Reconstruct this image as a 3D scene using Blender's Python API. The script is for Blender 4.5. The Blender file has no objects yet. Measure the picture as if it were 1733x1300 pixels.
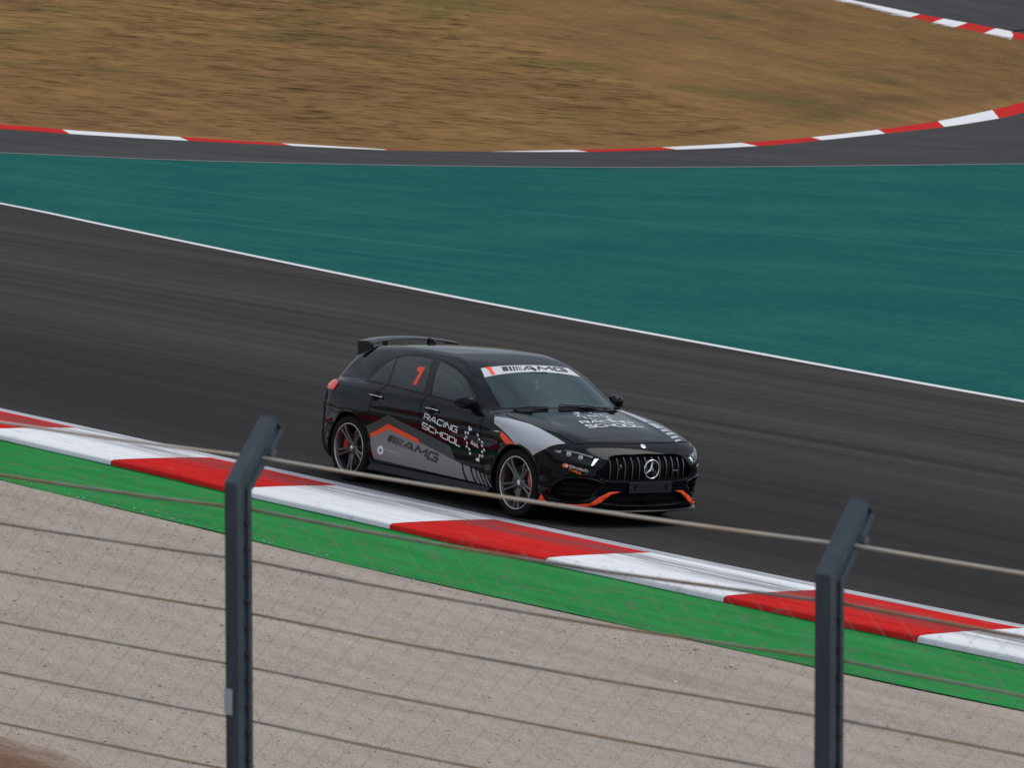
import bpy, bmesh, math, random
import numpy as np
from mathutils import Vector, Matrix, geometry

random.seed(7); rng = np.random.default_rng(11)
scene = bpy.context.scene
COL = scene.collection

# ------------------------------------------------------------------ camera (world = track frame: x along the track, z up from the asphalt, car at the origin)
cam_data = bpy.data.cameras.new('camera'); cam_data.sensor_width = 36; cam_data.lens = 7086.05*36/1733
cam_data.clip_start = .5; cam_data.clip_end = 4000
camera = bpy.data.objects.new('camera', cam_data); COL.objects.link(camera)
_r = (.5972386, .79975408, .06082322); _u = (-.10512894, .00287731, .99445444); _f = (-.79514399, .60032085, -.08579575)
camera.matrix_world = Matrix(((_r[0], _u[0], -_f[0], 32.0888), (_r[1], _u[1], -_f[1], -24.1799), (_r[2], _u[2], -_f[2], 4.5617), (0, 0, 0, 1)))
cam_data.dof.use_dof = True; cam_data.dof.focus_distance = 39.6; cam_data.dof.aperture_fstop = 10.0
scene.camera = camera

# ------------------------------------------------------------------ sky, sun, exposure: bright overcast with thin breaks
SUN_EL, SUN_AZ = math.radians(58), math.radians(55)      # azimuth of the sun, counter-clockwise from +x
world = bpy.data.worlds.new('World'); scene.world = world; world.use_nodes = True
wn, wl = world.node_tree.nodes, world.node_tree.links
bg = wn['Background']; bg.inputs['Strength'].default_value = .10
sky = wn.new('ShaderNodeTexSky'); sky.sky_type = 'NISHITA'; sky.sun_disc = False
sky.sun_elevation = SUN_EL; sky.sun_rotation = math.pi/2-SUN_AZ; sky.air_density = 1.0; sky.dust_density = 3.0; sky.ozone_density = 1.0
tc = wn.new('ShaderNodeTexCoord')
mp = wn.new('ShaderNodeMapping'); mp.inputs['Scale'].default_value = (1, 1, 2.6); wl.new(tc.outputs['Generated'], mp.inputs['Vector'])
cl = wn.new('ShaderNodeTexNoise'); cl.inputs['Scale'].default_value = 2.2; cl.inputs['Detail'].default_value = 7; cl.inputs['Roughness'].default_value = .55
wl.new(mp.outputs['Vector'], cl.inputs['Vector'])
cr = wn.new('ShaderNodeValToRGB'); cr.color_ramp.elements[0].position = .30; cr.color_ramp.elements[0].color = (2.9, 3.5, 4.4, 1)
cr.color_ramp.elements[1].position = .72; cr.color_ramp.elements[1].color = (9.4, 9.9, 10.5, 1)
wl.new(cl.outputs['Fac'], cr.inputs['Fac'])
mxw = wn.new('ShaderNodeMix'); mxw.data_type = 'RGBA'; mxw.inputs['Factor'].default_value = .82
wl.new(sky.outputs['Color'], mxw.inputs['A']); wl.new(cr.outputs['Color'], mxw.inputs['B']); wl.new(mxw.outputs['Result'], bg.inputs['Color'])
sun_data = bpy.data.lights.new('sun', 'SUN'); sun_data.energy = 1.3; sun_data.angle = math.radians(40); sun_data.color = (1, .96, .90)
sun = bpy.data.objects.new('sun', sun_data); COL.objects.link(sun)
_sd = Vector((math.cos(SUN_EL)*math.cos(SUN_AZ), math.cos(SUN_EL)*math.sin(SUN_AZ), math.sin(SUN_EL)))
sun.rotation_euler = _sd.to_track_quat('Z', 'Y').to_euler(); sun.location = _sd*80
vs = scene.view_settings; vs.view_transform = 'Standard'; vs.look = 'None'; vs.exposure = 0.0; vs.gamma = 1; vs.use_curve_mapping = False
scene.cycles.max_bounces = 8; scene.cycles.transparent_max_bounces = 16
# ------------------------------------------------------------------ helpers
def tag(o, label=None, cat=None, group=None, kind=None):
    if label: o['label'] = label
    if cat: o['category'] = cat
    if group: o['group'] = group
    if kind: o['kind'] = kind
    return o
def empty(name, loc=(0, 0, 0), rz=0):
    o = bpy.data.objects.new(name, None); COL.objects.link(o); o.location = loc; o.rotation_euler = (0, 0, rz); o.empty_display_size = .2
    return o
def mesh_obj(name, verts, faces, material, parent=None, smooth=False, mats=None, midx=None):
    me = bpy.data.meshes.new(name)
    V = np.asarray(verts, float)
    me.from_pydata(V.tolist(), [], [list(map(int, f)) for f in faces]); me.update()
    for m in (mats or [material]): me.materials.append(m)
    if midx is not None: me.polygons.foreach_set('material_index', np.asarray(midx, np.int32))
    if smooth: me.polygons.foreach_set('use_smooth', np.ones(len(me.polygons), bool))
    o = bpy.data.objects.new(name, me); COL.objects.link(o)
    if parent: o.parent = parent
    return o
def copy_tree(o, parent=None):
    c = o.copy(); COL.objects.link(c)
    if parent: c.parent = parent
    for ch in list(o.children): copy_tree(ch, c)
    return c
class MB:
    """collects simple solids into one mesh"""
    def __init__(s): s.v = []; s.f = []
    def add(s, v, f):
        n = len(s.v); s.v += [tuple(p) for p in v]; s.f += [tuple(i+n for i in q) for q in f]; return s
    def box(s, c, d, M=None):
        x, y, z = d[0]/2, d[1]/2, d[2]/2
        v = [Vector((sx*x, sy*y, sz*z)) for sx in (-1, 1) for sy in (-1, 1) for sz in (-1, 1)]
        if M: v = [M @ p for p in v]
        v = [p+Vector(c) for p in v]
        return s.add(v, [(0, 1, 3, 2), (4, 6, 7, 5), (0, 4, 5, 1), (2, 3, 7, 6), (0, 2, 6, 4), (1, 5, 7, 3)])
    def tube(s, pts, r, n=8, closed=False, cap=True):
        P = [Vector(p) for p in pts]; m = len(P); R = r if hasattr(r, '__len__') else [r]*m
        v = []; up = Vector((0, 0, 1)); prev = None
        for i, p in enumerate(P):
            a = P[(i-1) % m] if (closed or i) else p; b = P[(i+1) % m] if (closed or i < m-1) else p
            t = (b-a).normalized()
            if prev is None:
                u = t.cross(up)
                if u.length < 1e-3: u = t.cross(Vector((1, 0, 0)))
            else: u = prev-t*prev.dot(t)
            u.normalize(); prev = u; w = t.cross(u)
            for k in range(n):
                q = 2*math.pi*k/n; v.append(p+(u*math.cos(q)+w*math.sin(q))*R[i])
        f = []
        for i in range(m if closed else m-1):
            j = (i+1) % m
            for k in range(n):
                l = (k+1) % n; f.append((i*n+k, i*n+l, j*n+l, j*n+k))
        if cap and not closed: f += [tuple(range(n))[::-1], tuple((m-1)*n+k for k in range(n))]
        return s.add(v, f)
    def lathe_y(s, prof, n=64, c=(0, 0, 0)):
        """profile of (radius, y) revolved about the y axis"""
        v = []; f = []; m = len(prof)
        for k in range(n):
            a = 2*math.pi*k/n
            for r, y in prof: v.append((c[0]+r*math.cos(a), c[1]+y, c[2]+r*math.sin(a)))
        for k in range(n):
            l = (k+1) % n
            for i in range(m-1): f.append((k*m+i, k*m+i+1, l*m+i+1, l*m+i))
        return s.add(v, f)
    def prism(s, poly, axis, a, b):
        """2-D polygon extruded along an axis between a and b"""
        n = len(poly); o = [k for k in range(3) if k != axis]; v = []
        for h in (a, b):
            for p in poly:
                q = [0, 0, 0]; q[o[0]] = p[0]; q[o[1]] = p[1]; q[axis] = h; v.append(tuple(q))
        f = [tuple(range(n)), tuple(range(2*n-1, n-1, -1))]+[(i, i+n, (i+1) % n+n, (i+1) % n) for i in range(n)]
        return s.add(v, f)
    def build(s, name, material, parent=None, smooth=False, bevel=0, auto=None):
        o = mesh_obj(name, s.v, s.f, material, parent, smooth)
        bm = bmesh.new(); bm.from_mesh(o.data); bmesh.ops.recalc_face_normals(bm, faces=bm.faces[:]); bm.to_mesh(o.data); bm.free()
        if bevel:
            m = o.modifiers.new('bevel', 'BEVEL'); m.width = bevel; m.segments = 2; m.limit_method = 'ANGLE'
        if auto: o.data.set_sharp_from_angle(angle=math.radians(auto))
        return o
# ------------------------------------------------------------------ materials
def mat(name, base=(.5, .5, .5), rough=.5, metal=0, coat=0, coat_rough=.03, spec=.5, emit=None, emit_s=0):
    m = bpy.data.materials.new(name); m.use_nodes = True; b = m.node_tree.nodes['Principled BSDF']
    b.inputs['Base Color'].default_value = (*base, 1); b.inputs['Roughness'].default_value = rough; b.inputs['Metallic'].default_value = metal
    b.inputs['Coat Weight'].default_value = coat; b.inputs['Coat Roughness'].default_value = coat_rough; b.inputs['Specular IOR Level'].default_value = spec
    if emit: b.inputs['Emission Color'].default_value = (*emit, 1); b.inputs['Emission Strength'].default_value = emit_s
    return m
class NT:
    """tiny node-tree shorthand around a Principled material"""
    def __init__(s, m): s.m = m; s.t = m.node_tree; s.n = s.t.nodes; s.l = s.t.links; s.b = s.n['Principled BSDF']; s.tc = None
    def coord(s, scale=(1, 1, 1), rot=(0, 0, 0), src='Object'):
        if s.tc is None: s.tc = s.n.new('ShaderNodeTexCoord')
        mp = s.n.new('ShaderNodeMapping'); mp.inputs['Scale'].default_value = scale; mp.inputs['Rotation'].default_value = rot
        s.l.new(s.tc.outputs[src], mp.inputs['Vector']); return mp.outputs['Vector']
    def noise(s, vec, scale, detail=4, rough=.55, dist=0):
        k = s.n.new('ShaderNodeTexNoise'); k.inputs['Scale'].default_value = scale; k.inputs['Detail'].default_value = detail
        k.inputs['Roughness'].default_value = rough; k.inputs['Distortion'].default_value = dist; s.l.new(vec, k.inputs['Vector']); return k.outputs['Fac']
    def ramp(s, fac, stops):
        k = s.n.new('ShaderNodeValToRGB'); e = k.color_ramp.elements
        while len(e) < len(stops): e.new(.5)
        for el, (p, c) in zip(e, stops):
            el.position = p; el.color = (*c, 1) if hasattr(c, '__len__') else (c, c, c, 1)
        s.l.new(fac, k.inputs['Fac']); return k.outputs['Color']
    def mix(s, fac, a, b, mode='MIX'):
        k = s.n.new('ShaderNodeMix'); k.data_type = 'RGBA'; k.blend_type = mode
        for nm, v in (('Factor', fac), ('A', a), ('B', b)):
            if hasattr(v, 'is_output'): s.l.new(v, k.inputs[nm])
            elif nm == 'Factor': k.inputs[nm].default_value = v
            else: k.inputs[nm].default_value = (*v, 1) if hasattr(v, '__len__') else (v, v, v, 1)
        return k.outputs['Result']
    def math(s, op, a, b=0):
        k = s.n.new('ShaderNodeMath'); k.operation = op
        for i, v in ((0, a), (1, b)):
            if hasattr(v, 'is_output'): s.l.new(v, k.inputs[i])
            else: k.inputs[i].default_value = v
        return k.outputs[0]
    def maprange(s, v, a, b, c=0, d=1):
        k = s.n.new('ShaderNodeMapRange'); s.l.new(v, k.inputs['Value'])
        for nm, q in (('From Min', a), ('From Max', b), ('To Min', c), ('To Max', d)): k.inputs[nm].default_value = q
        k.interpolation_type = 'SMOOTHSTEP'; return k.outputs['Result']
    def sep(s, vec):
        k = s.n.new('ShaderNodeSeparateXYZ'); s.l.new(vec, k.inputs[0]); return k.outputs
    def bump(s, h, strength=.3, dist=.01):
        k = s.n.new('ShaderNodeBump'); k.inputs['Strength'].default_value = strength; k.inputs['Distance'].default_value = dist
        s.l.new(h, k.inputs['Height']); s.l.new(k.outputs['Normal'], s.b.inputs['Normal'])
    def color(s, c): s.l.new(c, s.b.inputs['Base Color'])
# ------------------------------------------------------------------ the circuit
def spline(pts, per=8):
    P = np.array(pts, float); out = []
    for i in range(len(P)-1):
        a, b, c, d = P[max(i-1, 0)], P[i], P[i+1], P[min(i+2, len(P)-1)]
        for k in range(per):
            t = k/per
            out.append(.5*(2*b+(c-a)*t+(2*a-5*b+4*c-d)*t*t+(3*b-a-3*c+d)*t**3))
    return np.array(out+[P[-1]])
def resample(P, n):
    P = np.asarray(P, float); d = np.concatenate([[0], np.cumsum(np.linalg.norm(np.diff(P, axis=0), axis=1))])
    t = np.linspace(0, d[-1], n); return np.stack([np.interp(t, d, P[:, k]) for k in range(3)], 1)
def loft(name, A, B, nu, nv, material, parent=None, bump=None):
    A, B = resample(A, nu), resample(B, nu); v = []
    for i in range(nu):
        for j in range(nv+1): v.append(A[i]+(B[i]-A[i])*j/nv)
    v = np.array(v)
    if bump is not None: v[:, 2] += bump(v, np.tile(np.arange(nv+1)/nv, nu))
    m = nv+1
    f = [(i*m+j, (i+1)*m+j, (i+1)*m+j+1, i*m+j+1) for i in range(nu-1) for j in range(nv)]
    o = mesh_obj(name, v, f, material, parent, smooth=True); o.data.flip_normals() if o.data.polygons[0].normal.z < 0 else None
    return o
def wob(x, y, s=1., seed=0):
    return (np.sin(x*.7*s+seed)+np.sin(y*.9*s+1.3*seed+.5*np.sin(x*.33*s))+.6*np.sin((x+y)*1.9*s+seed*2)+.4*np.sin((x-1.7*y)*3.1*s))/3.

# edges of the run-off and the far loop of track, metres
TEAL_FAR = [(-118,-34,0),(-101,-14.5,.05),(-84,3.5,.10),(-70.56,19.14,.18),(-62.30,30.11,.43),(-59.71,33.56,.51),(-56.83,37.40,.68),(-54.38,40.66,.87),(-52.25,43.52,1.07),(-50.13,46.36,1.31),(-46.50,51.23,1.75),(-38.32,62.20,2.74)]
KERB_NEAR = [(-128,-28,.55),(-109,-6,.6),(-92,12,.65),(-80.03,26.67,.70),(-72.86,36.14,.65),(-71.58,37.84,.63),(-69.64,40.41,.64),(-67.87,42.77,.68),(-66.06,45.16,.73),(-64.40,47.38,.86),(-62.78,49.55,1.02),(-61.27,51.58,1.23),(-60.53,54.26,1.47),(-61.03,56.96,1.69),(-64.41,62.51,1.88),(-70.00,70.11,2.03),(-79.24,81.22,2.19),(-84.54,87.55,2.35),(-98,104,2.9)]
KERB_FAR = [(-129,-27.2,.6),(-110,-5.2,.65),(-93,12.6,.7),(-80.99,27.2,.75),(-73.75,36.65,.73),(-72.45,38.35,.69),(-70.50,40.95,.69),(-68.70,43.32,.69),(-66.88,45.74,.74),(-65.21,47.98,.86),(-63.58,50.16,1.04),(-62.21,52.34,1.27),(-61.61,55.17,1.55),(-62.25,58.02,1.76),(-65.77,63.72,1.98),(-71.65,71.62,2.21),(-81.47,83.31,2.50),(-87.13,89.99,2.70),(-98.9,104,3.1)]
TOP_LOW = [(-139.62,87.52,11.71),(-115.15,100.96,6.89),(-113.01,102.08,6.48),(-111.24,102.70,6.16),(-109.18,103.72,5.78),(-107.12,104.74,5.48),(-104.75,106.16,5.12),(-104.55,106.41,5.08),(-99,113.0,3.9)]
TOP_UP = [(-140.85,88.57,12.2),(-117.31,103.14,7.16),(-114.91,104.56,6.57),(-112.89,105.53,6.31),(-110.69,106.74,6.01),(-108.42,108.04,5.70),(-106.92,108.34,5.51),(-106.78,108.51,5.49),(-101,115.2,4.4)]
LINE = [(-112,-23,0),(-93,-2,0),(-77,12.4,0),(-64,20.2,0),(-54.5,22.2,0),(-46.85,21.29,0),(-40.19,19.9,0),(-34.42,18.69,0),(-30.04,17.78,0),(-23.57,16.50,0),(-19.65,15.88,0),(-15.14,15.25,0),(-11.09,14.70,0),(-7.71,14.30,0),(2,13.4,0),(20,12.5,0),(50,12.2,0)]

# --- materials of the ground
asphalt = mat('asphalt', (.05,)*3, .82, spec=0.0); k = NT(asphalt)
w = k.coord(); X, Y, Zc = k.sep(w)
streak = k.noise(k.coord((.05, 2.6, 1), (0, 0, math.radians(1.5))), 1.0, 7, .62)
streak2 = k.noise(k.coord((.025, .55, 1), (0, 0, math.radians(-2))), 1.0, 4, .5)
fine = k.noise(k.coord((1.6, 9, 1)), 3.0, 3, .7)
grain = k.noise(w, 90, 2, .6)
c = k.ramp(streak, [(.28, (.026, .0245, .0245)), (.45, (.060, .0555, .0535)), (.58, (.078, .072, .068)), (.76, (.098, .090, .085))])
c = k.mix(k.maprange(streak2, .35, .65), c, (.030, .030, .0325), 'MIX') if False else k.mix(.45, c, k.ramp(streak2, [(.35, (.044, .0405, .040)), (.65, (.086, .078, .073))]))
line_mask = k.math('MULTIPLY', k.maprange(Y, 7.0, 3.0), k.maprange(Y, -2.2, .2))
c = k.mix(k.math('MULTIPLY', line_mask, .60), c, (.027, .027, .0305))
c = k.mix(k.math('MULTIPLY', k.maprange(fine, .42, .62), .30), c, (.026, .025, .025))
c = k.mix(.12, c, k.ramp(grain, [(.3, .015), (.7, .10)]))
k.color(c); k.bump(grain, .35, .004)
asphalt_far = mat('asphalt_far', (.07,)*3, .85, spec=0.0); k = NT(asphalt_far)
s1 = k.noise(k.coord((.4, .4, 1), (0, 0, math.radians(-53))), .35, 5); s2 = k.noise(k.coord((.12, 1.6, 1), (0, 0, math.radians(-53))), 1.0, 5)
k.color(k.mix(.5, k.ramp(s1, [(.3, (.058, .057, .06)), (.7, (.085, .082, .083))]), k.ramp(s2, [(.3, (.05, .05, .053)), (.7, (.092, .09, .09))])))
teal = mat('teal_paint', (.017, .107, .10), .7, spec=0.0); k = NT(teal)
w = k.coord(); n1 = k.noise(k.coord((.06, 1.1, 1), (0, 0, math.radians(9))), 1., 6, .6); n2 = k.noise(k.coord((.22, .40, 1), (0, 0, math.radians(-50))), 1., 5, .6); n3 = k.noise(k.coord((.035, 2.2, 1), (0, 0, math.radians(13))), 1., 5, .6)
c = k.ramp(n1, [(.28, (.011, .092, .085)), (.52, (.017, .113, .102)), (.75, (.032, .138, .122))])
c = k.mix(.6, c, k.ramp(n2, [(.32, (.009, .086, .088)), (.68, (.028, .138, .118))]))
c = k.mix(k.math('MULTIPLY', k.maprange(n3, .56, .72), .50), c, (.050, .180, .160))
gr = k.noise(k.coord(), 6, 4, .7); c = k.mix(.22, c, k.ramp(gr, [(.3, (.004, .05, .05)), (.7, (.05, .19, .165))]))
k.color(c)
green = mat('green_paint', (.03, .22, .06), .7, spec=0.0); k = NT(green)
n1 = k.noise(k.coord((.5, 4, 1)), 1., 6, .65); n2 = k.noise(k.coord((1.2, 3, 1)), 2.2, 4)
c = k.ramp(n1, [(.3, (.022, .19, .05)), (.55, (.033, .245, .068)), (.75, (.050, .275, .085))])
c = k.mix(k.math('MULTIPLY', k.maprange(n2, .48, .68), .60), c, (.095, .175, .085)); n5 = k.noise(k.coord((3, 5, 1)), 3.5, 5, .7); c = k.mix(k.math('MULTIPLY', k.maprange(n5, .60, .68), .6), c, (.16, .17, .12)); k.color(c); k.bump(n2, .2, .01)
green_dark = mat('green_verge_and_kerb_shadow', (.010, .095, .024), .75, spec=0.0); k = NT(green_dark)  # kerb shadow put into a darker green; also colours the upper verge
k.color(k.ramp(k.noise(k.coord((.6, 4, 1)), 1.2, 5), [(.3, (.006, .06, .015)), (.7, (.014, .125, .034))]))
def kerb_paint(name, c0, c1, c2, far=False):
    m = mat(name, c0, .6, spec=0.0); k = NT(m)
    rot = (0, 0, math.radians(-53) if far else 0)
    n1 = k.noise(k.coord((.35, 5, 1), rot), 1.4, 6, .65); n2 = k.noise(k.coord((2.2, 9, 2), rot), 1.6, 5, .7)
    c = k.ramp(n1, [(.30, c2), (.42, c1), (.58, c0)])
    c = k.mix(k.math('MULTIPLY', k.maprange(n2, .56, .70), .10 if far else .40), c, tuple(v*.55 for v in c1))
    if not far:
        y = k.sep(k.coord())[1]
        rub = k.math('MULTIPLY', k.maprange(y, -.10, .26), k.maprange(y, .62, .42)); rn = k.noise(k.coord((.5, 14, 1)), 1.3, 4, .6)
        c = k.mix(k.math('MULTIPLY', k.math('MULTIPLY', rub, k.maprange(rn, .36, .58)), .68), c, (.095, .085, .09)); pn = k.noise(k.coord((.8, 3, 1)), 2.6, 6, .75); c = k.mix(k.math('MULTIPLY', k.maprange(pn, .58, .66), .35), c, (.20, .18, .18))
    k.color(c); k.bump(n2, .15, .01); return m
kerb_red = kerb_paint('kerb_red', (.62, .028, .026), (.53, .024, .023), (.40, .022, .022))
kerb_white = kerb_paint('kerb_white', (.80, .81, .84), (.76, .77, .80), (.62, .63, .67))
far_red = kerb_paint('far_kerb_red', (.55, .035, .032), (.50, .033, .03), (.42, .03, .03), True)
far_white = kerb_paint('far_kerb_white', (.78, .78, .80), (.74, .74, .77), (.66, .66, .69), True)
line_white = mat('line_white', (.74, .74, .76), .7, spec=0.0)
line_worn = mat('line_worn_white', (.42, .43, .46), .65); k = NT(line_worn)
k.color(k.ramp(k.noise(k.coord((.5, 12, 1)), 1.3, 6, .65), [(.3, (.10, .10, .11)), (.45, (.36, .37, .40)), (.65, (.62, .63, .67))]))
gravel = mat('gravel', (.33, .285, .25), .95, spec=0.0); k = NT(gravel)
w = k.coord(); n1 = k.noise(k.coord((.45, 1.3, 1), (0, 0, .15)), 1.5, 6, .65); n2 = k.noise(k.coord((1.5, 3.5, 1), (0, 0, .1)), 6, 4, .65); n3 = k.noise(w, 70, 3, .7)
c = k.ramp(n1, [(.3, (.30, .252, .220)), (.5, (.41, .345, .298)), (.7, (.49, .405, .335))])
c = k.mix(.45, c, k.ramp(n2, [(.3, (.25, .212, .19)), (.5, (.41, .345, .30)), (.72, (.54, .455, .385))]))
n6 = k.noise(k.coord((.10, 1.6, 1), (0, 0, .12)), 1.3, 5, .6)  # long streaks that put the shading of the ripples into the gravel colour
c = k.mix(k.math('MULTIPLY', k.maprange(n6, .54, .70), .38), c, (.235, .198, .178))
c = k.mix(k.math('MULTIPLY', k.maprange(n6, .46, .32), .30), c, (.54, .445, .365))
c = k.mix(.30, c, k.ramp(n3, [(.3, (.20, .172, .155)), (.5, (.375, .325, .29)), (.7, (.60, .53, .47))]))
vo = k.n.new('ShaderNodeTexVoronoi'); vo.inputs['Scale'].default_value = 45; k.l.new(w, vo.inputs['Vector'])
k.color(c); k.bump(k.math('ADD', vo.outputs['Distance'], n2), .55, .02)
dirt = mat('red_earth', (.20, .12, .075), .95, spec=0.0); k = NT(dirt)
n1 = k.noise(k.coord((.6, 1.2, 1)), 2.2, 6, .65); n2 = k.noise(k.coord(), 28, 4, .7)
n3 = k.noise(k.coord((1, 2, 1)), 1.6, 6, .7); xyz = k.sep(k.coord())
ed_ = k.math('ADD', k.math('ADD', xyz[1], k.math('MULTIPLY', xyz[0], -.03)), k.math('MULTIPLY', n3, 1.5))
k.color(k.mix(k.maprange(ed_, -10.75, -11.45), k.ramp(k.noise(k.coord((1.5, 3.5, 1)), 6, 5, .65), [(.3, (.27, .225, .195)), (.7, (.50, .42, .355))]), k.mix(.4, k.ramp(n1, [(.3, (.15, .075, .045)), (.5, (.20, .118, .078)), (.7, (.25, .175, .125))]), k.ramp(n2, [(.3, (.08, .045, .03)), (.55, (.22, .14, .10)), (.75, (.42, .33, .26))])))); k.bump(n2, .6, .03)
DIRG = math.radians(53.2)          # contour direction of the hillside
soil = mat('dry_grass_soil', (.17, .1, .05), .95, spec=0.0); k = NT(soil)
R_ = (0, 0, -DIRG)
n1 = k.noise(k.coord((.16, .20, 1), R_), 1., 5, .6); n2 = k.noise(k.coord((.10, .75, 1), R_), 1., 6, .6); n4 = k.noise(k.coord((.13, .13, 1), R_), 1.0, 5)
c = k.ramp(n1, [(.30, (.165, .094, .048)), (.5, (.235, .134, .058)), (.70, (.30, .180, .066))])
c = k.mix(.55, c, k.ramp(n2, [(.28, (.17, .094, .046)), (.5, (.245, .139, .060)), (.72, (.33, .197, .083))]))
c = k.mix(k.math('MULTIPLY', k.maprange(n4, .52, .68), .6), c, (.115, .105, .036))
k.color(c); k.bump(n2, .15, .1)

# --- base ground, reaching the horizon
v = [(-2500, -2500, -.6), (2500, -2500, -.6), (2500, 2500, -.6), (-2500, 2500, -.6)]
tag(mesh_obj('ground', v, [(0, 1, 2, 3)], soil), kind='structure')
# --- main track
def bend_y(x):
    """the inside edge of the track swings out as the corner opens"""
    x = float(x)
    if x < -45: return -.0095*(x+45)**2
    x = max(x, 0.); return .0047*x*x if x < 14 else .0047*196+.1316*(x-14)
line = spline(LINE, 6)
near = np.stack([line[:, 0], np.full(len(line), -1.0), np.zeros(len(line))], 1)
A = np.array([(x, -1.21+bend_y(x), 0) for x in np.linspace(-110, 50, 160)])
tag(loft('track', A, line, 120, 10, asphalt), kind='structure')
off = lambda P, d: np.stack([P[:, 0], P[:, 1]+d, P[:, 2]], 1)
o = loft('edge_line', off(line, -.02)+[0, 0, .004], off(line, .19)+[0, 0, .004], 160, 1, line_white); tag(o, kind='structure')
o = loft('kerb_edge_line', np.array([(x, -1.20+bend_y(x), .004) for x in np.linspace(-110, 50, 160)]), np.array([(x, -1.03+bend_y(x), .004) for x in np.linspace(-110, 50, 160)]), 160, 1, line_worn); tag(o, kind='structure')
far_teal = spline(TEAL_FAR, 6)
def bow(v, t): return -.12*np.sin(t*math.pi)*0
lo = off(line, .15); lo = lo[(lo[:, 0] < 10)]
tag(loft('run_off', lo-[0, 0, .004], np.concatenate([far_teal, [(-26, 72, 3.0)]]), 160, 12, teal), kind='structure')
# --- far loop of track with its kerb
kn, kf = spline(KERB_NEAR, 6), spline(KERB_FAR, 6)
ft = np.concatenate([far_teal, [(-34, 70, 3.1), (-40, 90, 3.2)]])
tag(loft('far_track', ft, kn, 160, 6, asphalt_far), kind='structure')
ed = off(spline(TEAL_FAR, 6), 0)
dirn = np.array([-.75, .55, 0])
tag(loft('far_edge_line', ed+[0, 0, .006]-dirn*.22, ed+[0, 0, .012]+dirn*.05, 80, 1, mat('faded_line', (.19, .21, .21), .7)), kind='structure')
far_kerb = empty('far_kerb', tuple(kn[len(kn)//2])); tag(far_kerb, kind='structure')
INV = far_kerb.matrix_world.copy(); base = np.array(far_kerb.location)
def seg_between(C1, C2, t0, t1, n=6):
    a, b = resample(C1, 400), resample(C2, 400); i = np.linspace(t0*399, t1*399, n)
    f = lambda P: np.stack([np.interp(i, np.arange(400), P[:, q]) for q in range(3)], 1)
    return f(a), f(b)
def kerb_piece(name, a, b, h, material, parent, base):
    """one painted kerb block: sloping top, upright back"""
    n = len(a); v = []
    sink = lambda p: np.array([0, 0, -.075*math.exp(-((p[0]+65.3)**2+(p[1]-46.4)**2)/6.0)])      # settled stretch, lost behind the edge of the road
    a = np.array([p+sink(p) for p in a]); b = np.array([p+sink(p) for p in b])
    for i in range(n):
        m = a[i]*.45+b[i]*.55
        v += [a[i]+[0, 0, .004], m+[0, 0, h*.8], b[i]+[0, 0, h], b[i]-[0, 0, .1]]
    f = [(i*4+j, (i+1)*4+j, (i+1)*4+j+1, i*4+j+1) for i in range(n-1) for j in range(3)]
    f += [(0, 1, 2, 3), tuple((n-1)*4+j for j in (3, 2, 1, 0))]
    o = mesh_obj(name, np.array(v)-base, f, material, parent); return o
# arc fractions of the colour changes along the far kerb
kx = resample(kn, 400)
def frac_at(x, y): return float(np.argmin(np.hypot(kx[:, 0]-x, kx[:, 1]-y)))/399
f0 = frac_at(-71.58, 37.84)
marks = [f0*q/21 for q in range(21)]+[frac_at(*p[:2]) for p in KERB_NEAR[5:9]]+[frac_at(-65.2, 46.3), frac_at(-62.78, 49.55), frac_at(-61.27, 51.58), frac_at(-60.53, 54.26), frac_at(-61.03, 56.96), frac_at(-64.41, 62.51), frac_at(-70.0, 70.11), frac_at(-79.24, 81.22), .93, 1.0]
for i in range(len(marks)-1):
    a, b = seg_between(kn, kf, marks[i], marks[i+1], 10)
    kerb_piece('kerb_block', a, b, .018, far_white if i % 2 else far_red, far_kerb, base)
# --- hillside
tl, tu = spline(TOP_LOW, 6), spline(TOP_UP, 6)
hill_top = np.array([(-188, -12, 8.0), (-166, 30, 8.2), (-150, 62, 8.6), (-141, 84, 9.0)]); hill_top = np.concatenate([hill_top, tl[6:]])
kfull = np.concatenate([[(-100, -5, .4), (-90, 12, .6)], kf])
hill_low = kf+np.array([-.36, .27, -.07])
HB = lambda v, t: np.sin(t*math.pi)*(.10*wob(v[:, 0], v[:, 1], .5)+.55*t)
def hill_grid(nu, nv):
    A, B = resample(hill_low, nu), resample(hill_top, nu)
    t = np.arange(nv+1)/nv; v = A[:, None]+(B-A)[:, None]*t[None, :, None]
    v = v.reshape(-1, 3); v[:, 2] += HB(v, np.tile(t, nu)); return v
hv = hill_grid(200, 60); m = 61
hill = mesh_obj('hillside', hv, [(i*m+j, (i+1)*m+j, (i+1)*m+j+1, i*m+j+1) for i in range(199) for j in range(60)], soil, smooth=True)
tag(hill, kind='structure')
top_kerb = empty('upper_kerb', tuple(tl[len(tl)//2])); tag(top_kerb, kind='structure'); tb = np.array(top_kerb.location)
tx = resample(tl, 400)
def frac_t(x, y): return float(np.argmin(np.hypot(tx[:, 0]-x, tx[:, 1]-y)))/399
tm = [.0]+[frac_t(*p) for p in ((-109.4, 103.6), (-108.4, 104.1), (-107.3, 104.65), (-106.1, 105.35), (-105.0, 106.0), (-104.0, 107.2))]+[.97, 1.0]
for i in range(len(tm)-1):
    a, b = seg_between(tl, tu, tm[i], tm[i+1], 8)
    kerb_piece('kerb_block', b, a, .03, far_red if i % 2 else far_white, top_kerb, tb)
up2 = tu+np.array([-22, 36, 2.0])
tag(loft('upper_track', tu-[0, 0, .02], up2, 60, 4, asphalt_far), kind='structure')
tag(loft('upper_kerb_verge', tl+np.array([.35, -.45, -.06]), tl+np.array([0, 0, .03]), 60, 1, green_dark), kind='structure')
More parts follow.
